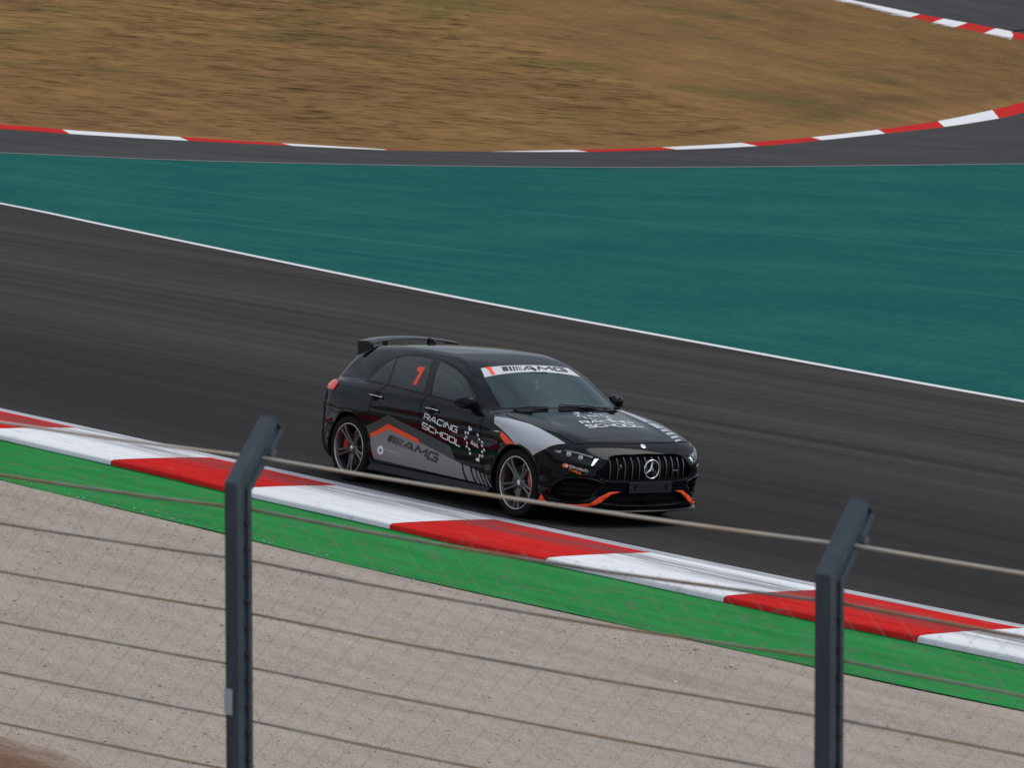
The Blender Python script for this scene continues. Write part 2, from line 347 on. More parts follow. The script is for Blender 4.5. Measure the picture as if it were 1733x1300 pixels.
# --- near kerb, painted verge, gravel trap, bank
kerb = empty('kerb', (0, -1.8, 0)); tag(kerb, kind='structure')
KX = [-30.0, -27.6, -25.2, -22.8, -20.4, -18.0, -15.6, -13.2, -10.75, -8.3, -5.90, -3.25, -.98, 1.55, 3.80, 6.08, 8.24, 10.6, 13.0, 15.4, 17.8, 20.2, 22.6, 25]
prof = [(-1.205, .005), (-1.35, .010), (-1.60, .016), (-1.95, .020), (-2.30, .020), (-2.44, .017), (-2.472, .004), (-2.476, -.05)]
for i in range(len(KX)-1):
    n = 7; v = []
    for q in range(n):
        x = KX[i]+.003+(KX[i+1]-KX[i]-.006)*q/(n-1)
        v += [(x-.115*(y+1.8), y+1.8+bend_y(x)+.010*math.sin(x*1.7), z+.0015*math.sin(x*2.3)) for y, z in prof]
    p = len(prof); f = [(a*p+b, (a+1)*p+b, (a+1)*p+b+1, a*p+b+1) for a in range(n-1) for b in range(p-1)]
    o = mesh_obj('kerb_block', v, f, kerb_red if i % 2 else kerb_white, kerb, smooth=True)
    o.data.flip_normals() if o.data.polygons[3].normal.z < 0 else None
def strip(name, y0, y1, z0, z1, material, nx=150, nv=3, fn=None):
    A = np.array([(x, y0(x), z0) for x in np.linspace(-60, 45, nx)]); B = np.array([(x, y1(x), z1) for x in np.linspace(-60, 45, nx)])
    return loft(name, A, B, nx, nv, material, bump=fn)
gv = lambda x: -4.30+bend_y(x)*1.06+.02*math.sin(x*1.1)
tag(strip('kerb_shadow_strip', lambda x: -2.68+bend_y(x), lambda x: -2.44+bend_y(x), -.030, -.035, green_dark), kind='structure')  # sunken strip coloured as the shadow behind the kerb's back edge
tag(strip('painted_verge', gv, lambda x: -2.665+bend_y(x), -.02, -.012, green, fn=lambda v, t: .008*wob(v[:, 0], v[:, 1], 2)), kind='structure')
def gfun(v, t): return (.055*np.sin(v[:, 1]*5.2+1.2*np.sin(v[:, 0]*.35)+.15*v[:, 0])*np.clip(wob(v[:, 0], v[:, 1], .35, 2), 0, 1)+.03*wob(v[:, 0], v[:, 1], 1.3, 4)+.012*np.sin(v[:, 1]*17+v[:, 0]*.7))*np.clip(t*14, 0, 1)*np.clip((1-t)*14+.3, 0, 1)
A = np.array([(x, gv(x)+.02, -.03) for x in np.linspace(-60, 45, 80)]); B = np.array([(x, -11.3+.03*(x-10)-.10*max(x-9.5, 0)**1.3, .02) for x in np.linspace(-60, 45, 80)])
tag(loft('gravel_trap', A, B, 420, 130, gravel, bump=gfun), kind='structure')
C_ = B+np.array([2.0, -5.0, .55]); D_ = B+np.array([5.0, -12.0, 2.6]); E_ = B+np.array([8.0, -40.0, 4.0])
def dfun(v, t): return .03*wob(v[:, 0], v[:, 1], 4.5, 3)*np.clip(t*4+.5, 0, 1)+.10*wob(v[:, 0], v[:, 1], 1.1, 5)*np.clip(t*5+.35, 0, 1)
bank = loft('bank', B-[0, -.25, .03], C_, 260, 40, dirt, bump=dfun); tag(bank, kind='structure')
tag(loft('upper_bank', C_+[0, 0, .0], D_, 60, 10, dirt), kind='structure')
tag(loft('bank_top', D_, E_, 60, 4, dirt), kind='structure')

# ------------------------------------------------------------------ car body as a smooth implicit solid (car frame: x forward, y left, z up)
def smax(a, b, k):
    h = np.maximum(k-np.abs(a-b), 0)/k
    return np.maximum(a, b)+h*h*k*.25
def smin(a, b, k): return -smax(-a, -b, k)
def sstep(a, b, t):
    t = np.clip((t-a)/(b-a), 0, 1); return t*t*(3-2*t)
def curve(pts):
    """smooth (monotone-ish cubic) interpolation through knots"""
    px = np.array([p[0] for p in pts], float); py = np.array([p[1] for p in pts], float)
    o = np.argsort(px); px, py = px[o], py[o]
    d = np.diff(py)/np.diff(px)
    m = np.concatenate([[d[0]], (d[1:]*np.diff(px)[:-1]+d[:-1]*np.diff(px)[1:])/(np.diff(px)[1:]+np.diff(px)[:-1]), [d[-1]]])
    def f(x):
        x = np.asarray(x, float)
        i = np.clip(np.searchsorted(px, x)-1, 0, len(px)-2)
        h = px[i+1]-px[i]; t = (x-px[i])/h
        t = np.clip(t, -.5, 1.5)
        return ((1+2*t)*(1-t)**2*py[i]+t*(1-t)**2*h*m[i]+t*t*(3-2*t)*py[i+1]+t*t*(t-1)*h*m[i+1])
    return f
WX, WZ, ARCH = 1.365, .325, .362
c_sect = curve([(.12,-.10),(.20,-.055),(.28,-.022),(.36,-.012),(.45,-.022),(.55,-.026),(.64,-.015),(.705,.0),(.76,-.006),(.84,-.020),(.92,-.042),(1.0,-.075),(1.1,-.13)])
c_plan = curve([(-2.4,.80),(-2.1,.83),(-1.8,.865),(-1.365,.895),(-.6,.895),(.4,.895),(1.0,.898),(1.365,.900),(1.7,.885),(2.0,.855),(2.3,.80)])
c_top = curve([(2.45,.60),(2.26,.66),(2.18,.715),(2.10,.765),(1.95,.815),(1.7,.868),(1.4,.908),(1.1,.940),(.85,.960),(.5,.965),(0,.985),(-.6,1.0),(-1.2,1.01),(-1.7,1.00),(-2.0,.98),(-2.3,.95)])
c_crown = curve([(2.4,.10),(2.1,.085),(1.7,.075),(1.2,.060),(.8,.05),(.3,.03),(-1,.03),(-2.4,.05)])
c_nose = curve([(.10,-.10),(.17,-.03),(.22,-.012),(.30,-.015),(.40,-.012),(.50,0),(.58,.0),(.66,-.028),(.72,-.065),(.78,-.12),(.9,-.26),(1.2,-.6)])
c_tail = curve([(.10,.14),(.2,.07),(.3,.03),(.45,.0),(.6,.0),(.68,.02),(.76,.04),(.88,.05),(.98,.09),(1.2,.22)])
c_roof = curve([(.9,1.22),(.6,1.30),(.3,1.352),(0,1.383),(-.4,1.397),(-.8,1.392),(-1.2,1.370),(-1.6,1.330),(-1.9,1.285),(-2.2,1.22)])
c_green = curve([(1.2,.75),(.9,.80),(.5,.828),(0,.833),(-.5,.825),(-1.0,.795),(-1.5,.735),(-1.9,.655),(-2.3,.56)])
def F_body(x, y, z):
    s = np.abs(y)
    # --- lower body
    half = c_plan(x)+c_sect(z)
    r_f = np.hypot(x-WX, z-WZ); r_r = np.hypot(x+WX, z-WZ)
    half = half+.012*np.exp(-((r_f-.38)/.07)**2)+.012*np.exp(-((r_r-.38)/.08)**2)
    side = (s-half)*.96
    t = s/.9
    front = x-(2.262+c_nose(z)-.17*t**2-.12*t**4)
    rear = -x-(2.195-c_tail(z)-.13*t**2-.05*t**4)
    top = z-(c_top(x)-c_crown(x)*t**2+.012*np.exp(-((s-.60-.10*(1.4-x))/.10)**2)*sstep(.6,1.1,x)*(1-sstep(1.7,2.1,x)))
    nose = smax(front, top*.95, .10)
    a = smax(side, nose, .20*sstep(1.2, 2.0, x)+.06)
    a = smax(a, rear, .26)
    a = smax(a, .165+.05*sstep(-1.6, -2.2, x)-z, .06)
    # --- greenhouse
    g = c_green(x)-.34*(z-.95)-.42*np.maximum(z-.95, 0)**2-(-.012)
    gs = (s-g)*.90
    u = s/.7
    roof = z-(c_roof(x)-.034*u**2-.025*u**6)
    nx, nz = .486, .874
    ws = (x-(.930-.10*u**2-.05*u**4))*nx+(z-.955)*nz
    hx, hz = -.70, .714
    ha = (x-(-2.06+.10*u**2))*hx+(z-.99)*hz-.30*(z-.99)*(1.30-z)
    b = smax(roof, ws, .16)
    b = smax(b, ha, .10)
    b = smax(b, gs, .11-.05*sstep(-.1, .4, x))
    b = smax(b, .80-z, .02)
    f = smin(a, b, .035)
    return f
def grad(F, P, e=.0015):
    x, y, z = P[:,0], P[:,1], P[:,2]
    g = np.stack([F(x+e,y,z)-F(x-e,y,z), F(x,y+e,z)-F(x,y-e,z), F(x,y,z+e)-F(x,y,z-e)], 1)/(2*e)
    return g
def surface_nets(F, lo, hi, h):
    ax = [np.arange(lo[i], hi[i]+h*.5, h) for i in range(3)]
    nx, ny, nz = map(len, ax)
    V = np.empty((nx,ny,nz), np.float32)
    Y, Z = np.meshgrid(ax[1], ax[2], indexing='ij')
    for i in range(0, nx, 16):
        xs = ax[0][i:i+16]
        V[i:i+16] = F(xs[:,None,None]+0*Y, Y[None]+0*xs[:,None,None], Z[None]+0*xs[:,None,None])
    S = V < 0
    c = np.zeros((nx-1,ny-1,nz-1), np.uint8)
    for dx in (0,1):
        for dy in (0,1):
            for dz in (0,1):
                c += S[dx:nx-1+dx, dy:ny-1+dy, dz:nz-1+dz]
    act = (c > 0) & (c < 8)
    idx = -np.ones(act.shape, np.int64); I = np.argwhere(act); idx[act] = np.arange(len(I))
    P = np.stack([ax[k][I[:,k]]+h/2 for k in range(3)], 1)
    # start from the average edge crossing
    acc = np.zeros((len(I),3)); cnt = np.zeros(len(I))
    for a in range(3):
        b, d = (a+1)%3, (a+2)%3
        for ob in (0,1):
            for od in (0,1):
                p0 = I.copy(); p0[:,b] += ob; p0[:,d] += od
                p1 = p0.copy(); p1[:,a] += 1
                v0 = V[p0[:,0],p0[:,1],p0[:,2]]; v1 = V[p1[:,0],p1[:,1],p1[:,2]]
                m = (v0 < 0) != (v1 < 0)
                t = np.where(m, v0/np.where(m, v0-v1, 1), 0)
                q = np.stack([ax[k][p0[:,k]] for k in range(3)], 1); q[:,a] += t*h
                acc[m] += q[m]; cnt[m] += 1
    P = acc/np.maximum(cnt,1)[:,None]
    quads = []
    for a in range(3):
        b, d = (a+1)%3, (a+2)%3
        s0 = [slice(None)]*3; s1 = [slice(None)]*3
        s0[a] = slice(0,-1); s1[a] = slice(1,None)
        A = S[tuple(s0)]; B = S[tuple(s1)]
        E = np.argwhere(A != B)
        E = E[(E[:,b] > 0) & (E[:,d] > 0) & (E[:,b] < V.shape[b]-1) & (E[:,d] < V.shape[d]-1)]
        fl = A[E[:,0],E[:,1],E[:,2]]
        q = []
        for ob, od in ((1,1),(0,1),(0,0),(1,0)):
            k = E.copy(); k[:,b] -= ob; k[:,d] -= od
            q.append(idx[k[:,0],k[:,1],k[:,2]])
        q = np.stack(q, 1); q[~fl] = q[~fl][:,::-1]
        quads.append(q)
    Q = np.concatenate(quads); Q = Q[(Q >= 0).all(1)]
    return P, Q
def newton(F, P, n=4, lim=.012):
    for _ in range(n):
        f = F(P[:,0],P[:,1],P[:,2]); g = grad(F, P); gg = np.maximum((g*g).sum(1), .05)
        P = P-np.clip(f/gg, -lim, lim)[:,None]*g
    return P
def march(F, O, D, t0=0., t1=3., n=200):
    """first hit of rays O + t D with the solid, vectorised"""
    O = np.asarray(O, float); D = np.asarray(D, float)*np.ones_like(O)
    ts = np.linspace(t0, t1, n+1); Q = O[None]+ts[:, None, None]*D[None]
    ins = (F(Q[..., 0].ravel(), Q[..., 1].ravel(), Q[..., 2].ravel()) < 0).reshape(n+1, len(O))
    done = ins.any(0); k = np.where(done, ins.argmax(0), n)
    b = ts[k].copy(); a = ts[np.maximum(k-1, 0)].copy()
    for _ in range(16):
        m = (a+b)/2; q = O+m[:, None]*D; i = F(q[:, 0], q[:, 1], q[:, 2]) < 0
        b = np.where(i & done, m, b); a = np.where(i | ~done, a, m)
    return O+b[:, None]*D, done
# ------------------------------------------------------------------ car: 2-D helpers
def pip(px, py, poly):
    """points in polygon, vectorised"""
    poly = np.asarray(poly); ins = np.zeros(np.shape(px), bool); j = len(poly)-1
    for i in range(len(poly)):
        xi, yi = poly[i]; xj, yj = poly[j]
        c = ((yi > py) != (yj > py)) & (px < (xj-xi)*(py-yi)/((yj-yi) if yj != yi else 1e-9)+xi)
        ins ^= c; j = i
    return ins
def sdf(px, py, poly):
    poly = np.asarray(poly, float); d = np.full(np.shape(px), 9.)
    for i in range(len(poly)):
        a, b = poly[i-1], poly[i]; e = b-a
        t = np.clip(((px-a[0])*e[0]+(py-a[1])*e[1])/max(e@e, 1e-12), 0, 1)
        d = np.minimum(d, np.hypot(px-a[0]-t*e[0], py-a[1]-t*e[1]))
    return np.where(pip(px, py, poly), -d, d)
def densify(poly, h, closed=True):
    out = []; n = len(poly)
    for i in range(n if closed else n-1):
        a, b = np.array(poly[i], float), np.array(poly[(i+1) % n], float); m = max(1, int(np.ceil(np.linalg.norm(b-a)/h)))
        out += [a+(b-a)*q/m for q in range(m)]
    if not closed: out.append(np.array(poly[-1], float))
    return np.array(out)
def chaikin(P, it=2):
    for _ in range(it):
        Q = np.roll(P, -1, 0); P = np.stack([.75*P+.25*Q, .25*P+.75*Q], 1).reshape(-1, 2)
    return P
def rounded(poly, h=.05): return chaikin(densify(poly, h), 2)
def offset_poly(P, d):
    """grow (d > 0) or shrink a closed polygon"""
    P = np.asarray(P, float); area = .5*np.sum(P[:, 0]*np.roll(P[:, 1], -1)-np.roll(P[:, 0], -1)*P[:, 1]); sg = 1 if area > 0 else -1
    e0 = P-np.roll(P, 1, 0); e1 = np.roll(P, -1, 0)-P
    n0 = np.stack([e0[:, 1], -e0[:, 0]], 1); n1 = np.stack([e1[:, 1], -e1[:, 0]], 1)
    n0 /= np.linalg.norm(n0, axis=1)[:, None]+1e-9; n1 /= np.linalg.norm(n1, axis=1)[:, None]+1e-9
    n = n0+n1; n /= np.linalg.norm(n, axis=1)[:, None]+1e-9
    c = np.clip((n*n0).sum(1), .5, 1)
    return P+n*(sg*d/c)[:, None]

# ---- feature outlines, metres in the car frame
GRILLE = [(0, .676), (.33, .670), (.42, .655), (.462, .615), (.50, .565), (.545, .50), (.52, .455), (.44, .438), (0, .425)]
GRILLE_M = GRILLE+[(-a, b) for a, b in GRILLE[::-1]][1:-1]
INTAKE = [(.835, .29), (.822, .375), (.775, .432), (.68, .448), (.56, .430), (.478, .405), (.555, .345), (.60, .265), (.70, .225), (.78, .235)]
LOWER = [(0, .325), (.36, .325), (.42, .30), (.50, .235), (.30, .212), (0, .205)]
HL = [(-.245, .672), (-.187, .711), (-.068, .722), (.09, .703), (.288, .652), (.282, .625), (.236, .566), (.20, .566), (.04, .604), (-.109, .638)]
HLr = rounded(HL, .04)
def wcoord(x, s): return .75*(x-1.95)-.66*(s-.70)
def F_full(x, y, z):
    f = F_body(x, y, z); s = np.abs(y)
    r_f = np.hypot(x-WX, z-WZ); r_r = np.hypot(x+WX, z-WZ)
    arch = np.maximum(np.minimum(.362-r_f, s-.50), np.minimum(.370-r_r, s-.50))
    f = np.maximum(f, arch)
    m = x > 1.55
    if m.any():
        xs, ss, zs = x[m], s[m], z[m]
        d = f[m]
        fr = xs > 1.7
        d = d+np.where(fr, .060*sstep(.004, -.010, sdf(ss, zs, GRILLE_M)), 0)
        d = d+np.where(fr, .070*sstep(.004, -.012, sdf(ss, zs, INTAKE)), 0)
        d = d+np.where(fr, .050*sstep(.004, -.012, sdf(ss, zs, LOWER+[(0, .2)])), 0)
        d = d+np.where(ss > .40, .055*sstep(.003, -.008, sdf(wcoord(xs, ss), zs, HL)), 0)
        f = f.copy(); f[m] = d
    return f

# ---- car materials
def car_paint():
    m = mat('black_paint', (.006, .0075, .011), .34, metal=0, coat=.8, coat_rough=.025, spec=0.0); m.node_tree.nodes['Principled BSDF'].inputs['Coat IOR'].default_value = 1.34; k = NT(m)
    n = k.noise(k.coord(), 400, 2); k.color(k.ramp(n, [(.3, (.0025, .0035, .0055)), (.75, (.006, .008, .012))])); return m
paint = car_paint()
gloss_black = mat('gloss_black', (.003, .003, .004), .16, spec=.22)
satin_black = mat('satin_black_plastic', (.006, .006, .007), .5, spec=.2)
black_hole = mat('dark_void', (.0035, .0035, .004), .8, spec=.2)
rubber = mat('tyre_rubber', (.010, .010, .0105), .8, spec=.15)
chrome = mat('chrome', (.72, .73, .75), .12, metal=1)
dark_chrome = mat('dark_chrome', (.13, .13, .14), .25, metal=1)
rim_metal = mat('rim_metal', (.115, .112, .112), .34, metal=.75, coat=.4); k = NT(rim_metal)
rim_lip = mat('polished_rim_lip', (.48, .48, .49), .22, metal=1)
disc_metal = mat('brake_disc', (.22, .21, .21), .4, metal=1)
cal_red = mat('caliper_red', (.40, .010, .012), .4, coat=.5)
vin_silver = mat('silver_vinyl', (.42, .45, .50), .5, coat=.2); 
vin_grey = mat('grey_vinyl', (.23, .22, .23), .6, spec=.25)
vin_dark = mat('dark_grey_vinyl', (.062, .063, .066), .6, spec=.25)
vin_orange = mat('fluorescent_orange_vinyl', (1.0, .075, .014), .55)
vin_white = mat('white_vinyl', (.80, .81, .84), .45, coat=.3)
vin_black = mat('black_vinyl', (.010, .011, .014), .45, coat=.2)
dav_orange = mat('orange_print', (.85, .17, .02), .45)
def glass_mat(name, tint, ior, refl):
    m = bpy.data.materials.new(name); m.use_nodes = True; t = m.node_tree; n = t.nodes; n.clear()
    out = n.new('ShaderNodeOutputMaterial'); tr = n.new('ShaderNodeBsdfTransparent'); tr.inputs[0].default_value = (*tint, 1)
    gl = n.new('ShaderNodeBsdfGlossy'); gl.inputs['Roughness'].default_value = .02; gl.inputs['Color'].default_value = (*refl, 1)
    fr = n.new('ShaderNodeFresnel'); fr.inputs['IOR'].default_value = ior
    mx = n.new('ShaderNodeMixShader'); t.links.new(fr.outputs[0], mx.inputs[0]); t.links.new(tr.outputs[0], mx.inputs[1]); t.links.new(gl.outputs[0], mx.inputs[2])
    t.links.new(mx.outputs[0], out.inputs[0]); return m
glass_clear = glass_mat('windscreen_glass', (.86, .95, .93), 1.70, (.74, .97, 1.0))
glass_side = glass_mat('side_glass', (.50, .62, .60), 1.62, (.9, 1, 1))
glass_dark = glass_mat('privacy_glass', (.07, .075, .08), 1.5, (.95, 1, 1))
glass_lamp = glass_mat('lamp_glass', (.92, .95, .96), 1.4, (1, 1, 1))
cabin_black = mat('cabin_trim', (.018, .018, .02), .7)
seat_cloth = mat('seat_cloth', (.022, .022, .025), .85)

car = empty('race_car', (0, 0, 0))
tag(car, 'black hatchback race car with orange and silver livery, number 1 and rear wing', 'car')

# ---- body skin
BP, BQ = surface_nets(F_full, (-2.35, -1.02, .10), (2.40, 1.02, 1.47), .0125)
BP = newton(F_full, BP, 3, .006)
g = grad(F_full, BP, .003); BN = g/np.maximum(np.linalg.norm(g, axis=1), 1e-9)[:, None]
fc = BP[BQ].mean(1); fx, fy, fz = fc[:, 0], fc[:, 1], fc[:, 2]; fs = np.abs(fy)
fn = BN[BQ].mean(1)
QUARTER = rounded([(-1.235, 1.014), (-1.17, 1.090), (-1.065, 1.185), (-.975, 1.238), (-.93, 1.252), (-.875, 1.018)], .05)
REARW = rounded([(-.905, 1.258), (-.77, 1.290), (-.55, 1.304), (-.33, 1.297), (-.215, .994), (-.845, 1.012)], .05)
FRONTW = rounded([(-.205, 1.293), (-.055, 1.274), (.13, 1.238), (.31, 1.175), (.46, 1.098), (.56, 1.036), (.64, .978), (.665, .948), (.45, .966), (.166, .980), (-.085, .988)], .05)
DLO = rounded([(-1.285, .995), (-1.19, 1.095), (-1.075, 1.20), (-.975, 1.258), (-.86, 1.295), (-.55, 1.326), (-.20, 1.314), (.0, 1.285), (.15, 1.252), (.33, 1.188), (.48, 1.112), (.58, 1.048), (.67, .980), (.715, .930), (.45, .950), (0, .970), (-.845, .996)], .06)
WS_H = [(0, .765), (.27, .765), (.535, .757), (.585, .586), (.63, .33), (.655, .175), (.655, .115), (.4, .052), (.2, .026), (0, .018)]
WS = rounded(WS_H+[(-a, b) for a, b in WS_H[::-1]][1:-1], .05)
def ws_v(x, z): return (x-.93)*-.874+(z-.955)*.486
RW = rounded([(-.50, 1.03), (-.43, 1.235), (.43, 1.235), (.50, 1.03)], .05)
is_ws = (fx > .05) & (fx < 1.0) & (fn[:, 0] > .2) & (fn[:, 2] > .5) & (fz > .94) & pip(fy, ws_v(fx, fz), offset_poly(WS, -.022))
is_sw = np.zeros(len(fc), bool)
for P_ in (QUARTER, REARW, FRONTW): is_sw |= (fs > .45) & (fz > .9) & (np.abs(fn[:, 1]) > .4) & pip(fx, fz, offset_poly(P_, -.012))
is_rw = (fx < -1.6) & (fn[:, 0] < -.3) & (fz > .95) & pip(fy, fz, offset_poly(RW, -.012))
rr_f = np.hypot(fx-WX, fz-WZ); rr_r = np.hypot(fx+WX, fz-WZ)
front_zone = fx > 1.7
hl_w = wcoord(fx, fs)
is_hl = (fx > 1.65) & (fs > .40) & (sdf(hl_w, fz, HL) < -.002)
is_gr = front_zone & (fn[:, 0] > -2) & (sdf(fs, fz, GRILLE_M) < -.001) & ~is_hl
is_in = front_zone & (((sdf(fs, fz, INTAKE) < -.001)) | (sdf(fs, fz, LOWER+[(0, .2)]) < -.001)) & ~is_hl
is_arch = ((rr_f < .3635) | (rr_r < .3715)) & (fs > .49)
is_under = (fz < .20) & (fn[:, 2] < -.6)
BON = [(-.70, 2.02), (-.60, 2.07), (0, 2.115)]
def bonnet_front(s): return 2.085-.10*(s/.62)**2
is_bonnet = (fx > .80) & (fz > .70) & (fn[:, 2] > .35) & (fx < bonnet_front(fs)) & (fs < .745-.06*np.clip((fx-1.2)/.8, 0, 1)) & ~is_ws & ((fx > .95) | (fz < .962-.02*(fs/.6)**2))
is_fb = (fx > 1.30) & (rr_f > .30) & (fx > 1.62+np.clip(.72-fz, -.1, .4)*.15) & ~is_bonnet & (fz < .80)
FD = [(.79, .955), (.80, .70), (.86, .40), (.84, .275), (-.19, .275), (-.19, .75), (-.20, .90), (-.155, .985), (-.12, 1.0), (.5, .975)]
RD = [(-.19, .275), (-.19, .75), (-.20, .90), (-.155, .985), (-.86, 1.01), (-1.0, .90), (-1.03, .70), (-.98, .55), (-.955, .42), (-.93, .275)]
sidef = (fs > .6) & (np.abs(fn[:, 1]) > .5) & ~is_arch
is_fd = sidef & pip(fx, fz, FD); is_rd = sidef & pip(fx, fz, RD)
is_rb = (fx < -1.62) & (fz < .70) & (rr_r > .36)
is_tg = (fx < -1.70) & (fz >= .70) & (fs < .62) & (fn[:, 0] < -.25)
def piece(name, mask, material, parent=car):
    Q = BQ[mask]; u, inv = np.unique(Q, return_inverse=True)
    o = mesh_obj(name, BP[u], inv.reshape(Q.shape), material, parent, smooth=True)
    o.data.normals_split_custom_set_from_vertices(BN[u].tolist()); return o
opening = is_ws | is_sw | is_rw
left = np.ones(len(fc), bool) & ~opening
def take(m):
    global left
    m = m & left; left = left & ~m; return m
void_mask = take(is_gr); grille = piece('grille', void_mask, black_hole)
intake_R = piece('air_intake', take(is_in & (fy < 0)), black_hole); intake_L = piece('air_intake', take(is_in), black_hole)
lampR = piece('headlight', take(is_hl & (fy < 0)), gloss_black); lampL = piece('headlight', take(is_hl), gloss_black)
[piece('wheel_arch', take(is_arch & (fx*a_ > 0) & (fy*b_ > 0)), black_hole) for a_ in (-1, 1) for b_ in (-1, 1)]; under = piece('underbody', take(is_under), black_hole)
bonnet = piece('bonnet', take(is_bonnet), paint)
doorFR = piece('front_door', take(is_fd & (fy < 0)), paint); doorFL = piece('front_door', take(is_fd), paint)
doorRR = piece('rear_door', take(is_rd & (fy < 0)), paint); doorRL = piece('rear_door', take(is_rd), paint)
bumper = piece('front_bumper', take(is_fb), paint); rbumper = piece('rear_bumper', take(is_rb), paint); tailgate = piece('tailgate', take(is_tg), paint)
body = piece('body', left, paint)

# ---- projectors: 2-D feature coordinates to points on the skin
def cast(O, D, t1, n=110): return march(F_body, O, D, 0., t1, n)[0]
def on_side(sg):
    def f(U): U = np.asarray(U, float); return cast(np.stack([U[:, 0], np.full(len(U), sg*1.10), U[:, 1]], 1), (0, -sg, 0), .9)
    f.flip = sg < 0; return f
def on_front(U): U = np.asarray(U, float); return cast(np.stack([np.full(len(U), 2.45), U[:, 0], U[:, 1]], 1), (-1, 0, 0), 1.0)
on_front.flip = False
def on_back(U): U = np.asarray(U, float); return cast(np.stack([np.full(len(U), -2.45), U[:, 0], U[:, 1]], 1), (1, 0, 0), 1.0)
on_back.flip = True
def on_top(U): U = np.asarray(U, float); return cast(np.stack([U[:, 0], U[:, 1], np.full(len(U), 1.5)], 1), (0, 0, -1), 1.1)
on_top.flip = False
def on_ws(U):
    U = np.asarray(U, float); v = U[:, 1]
    O = np.stack([.93-.874*v+.486*.35, U[:, 0], .955+.486*v+.874*.35], 1)
    return cast(O, (-.486, 0, -.874), .6)
on_ws.flip = False
def on_corner(sg):
    """front corners, seen square on; u runs inboard along the corner, v is height"""
    def f(U):
        U = np.asarray(U, float); w = U[:, 0]
        px_, py_ = 1.95+.75*w+.66*.5, sg*(.70-.66*w+.75*.5)
        return cast(np.stack([px_, py_, U[:, 1]], 1), (-.66, -sg*.75, 0), .9)
    f.flip = sg > 0; return f
def lift(P, d):
    n = grad(F_body, P, .003); n /= np.maximum(np.linalg.norm(n, axis=1), 1e-9)[:, None]; return P+n*d, n
def orient(V, F_, N):
    """make faces point the way of the skin"""
    out = []
    for q in F_:
        a, b, c = V[q[0]], V[q[1]], V[q[2]]
        out.append(tuple(q) if np.dot(np.cross(b-a, c-a), N[q[0]]) >= 0 else tuple(q)[::-1])
    return out
def cut_grid(polys, h):
    """triangulate polygons and slice them on a grid so that they can follow the skin"""
    bm = bmesh.new()
    for P_ in polys:
        vs_ = [bm.verts.new((p[0], p[1], 0)) for p in P_]
        for t in geometry.tessellate_polygon([[Vector((p[0], p[1], 0)) for p in P_]]):
            try: bm.faces.new([vs_[i] for i in t])
            except ValueError: pass
    A_ = np.array([p for P_ in polys for p in P_], float); lo, hi = A_.min(0), A_.max(0)
    for ax in (0, 1):
        n = int((hi[ax]-lo[ax])/h)
        for q in range(1, n+1):
            co = [0, 0, 0]; co[ax] = lo[ax]+q*(hi[ax]-lo[ax])/(n+1); no = [0, 0, 0]; no[ax] = 1
            bmesh.ops.bisect_plane(bm, geom=bm.verts[:]+bm.edges[:]+bm.faces[:], plane_co=co, plane_no=no, dist=1e-6)
    bm.verts.ensure_lookup_table(); bm.verts.index_update()
    V = np.array([v.co[:2] for v in bm.verts]); F_ = [tuple(v.index for v in f.verts) for f in bm.faces]; bm.free(); return V, F_
def patch(name, polys, proj, material, parent, d=.0025, h=.04, thick=0):
    U, F_ = cut_grid([np.asarray(p, float) for p in polys], h)
    V, N = lift(proj(U), d)
    o = mesh_obj(name, V, orient(V, F_, N), material, parent, smooth=True)
    if thick:
        m = o.modifiers.new('thickness', 'SOLIDIFY'); m.thickness = thick; m.offset = 1
    return o
def ring(name, P_out, P_in, proj, material, parent, d=.003):
    n = len(P_out); U = np.concatenate([P_out, P_in]); V, N = lift(proj(U), d)
    F_ = [(i, (i+1) % n, n+(i+1) % n, n+i) for i in range(n)]
    return mesh_obj(name, V, orient(V, F_, N), material, parent, smooth=True)
def stroke(pts, t, closed=False):
    """polyline to a mitred ribbon of quads"""
    P = np.array(pts, float); n = len(P); L, R = [], []
    for i in range(n):
        a = P[(i-1) % n] if (closed or i > 0) else None; b = P[(i+1) % n] if (closed or i < n-1) else None
        d0 = (P[i]-a)/np.linalg.norm(P[i]-a) if a is not None else None; d1 = (b-P[i])/np.linalg.norm(b-P[i]) if b is not None else None
        if d0 is None: d0 = d1
        if d1 is None: d1 = d0
        n0, n1 = np.array([-d0[1], d0[0]]), np.array([-d1[1], d1[0]]); m = n0+n1; m /= np.linalg.norm(m)+1e-9
        s_ = t/2/max(m@n0, .45); L.append(P[i]+m*s_); R.append(P[i]-m*s_)
    V = L+R; F_ = [(i, (i+1) % n, n+(i+1) % n, n+i) for i in range(n if closed else n-1)]
    return np.array(V), F_
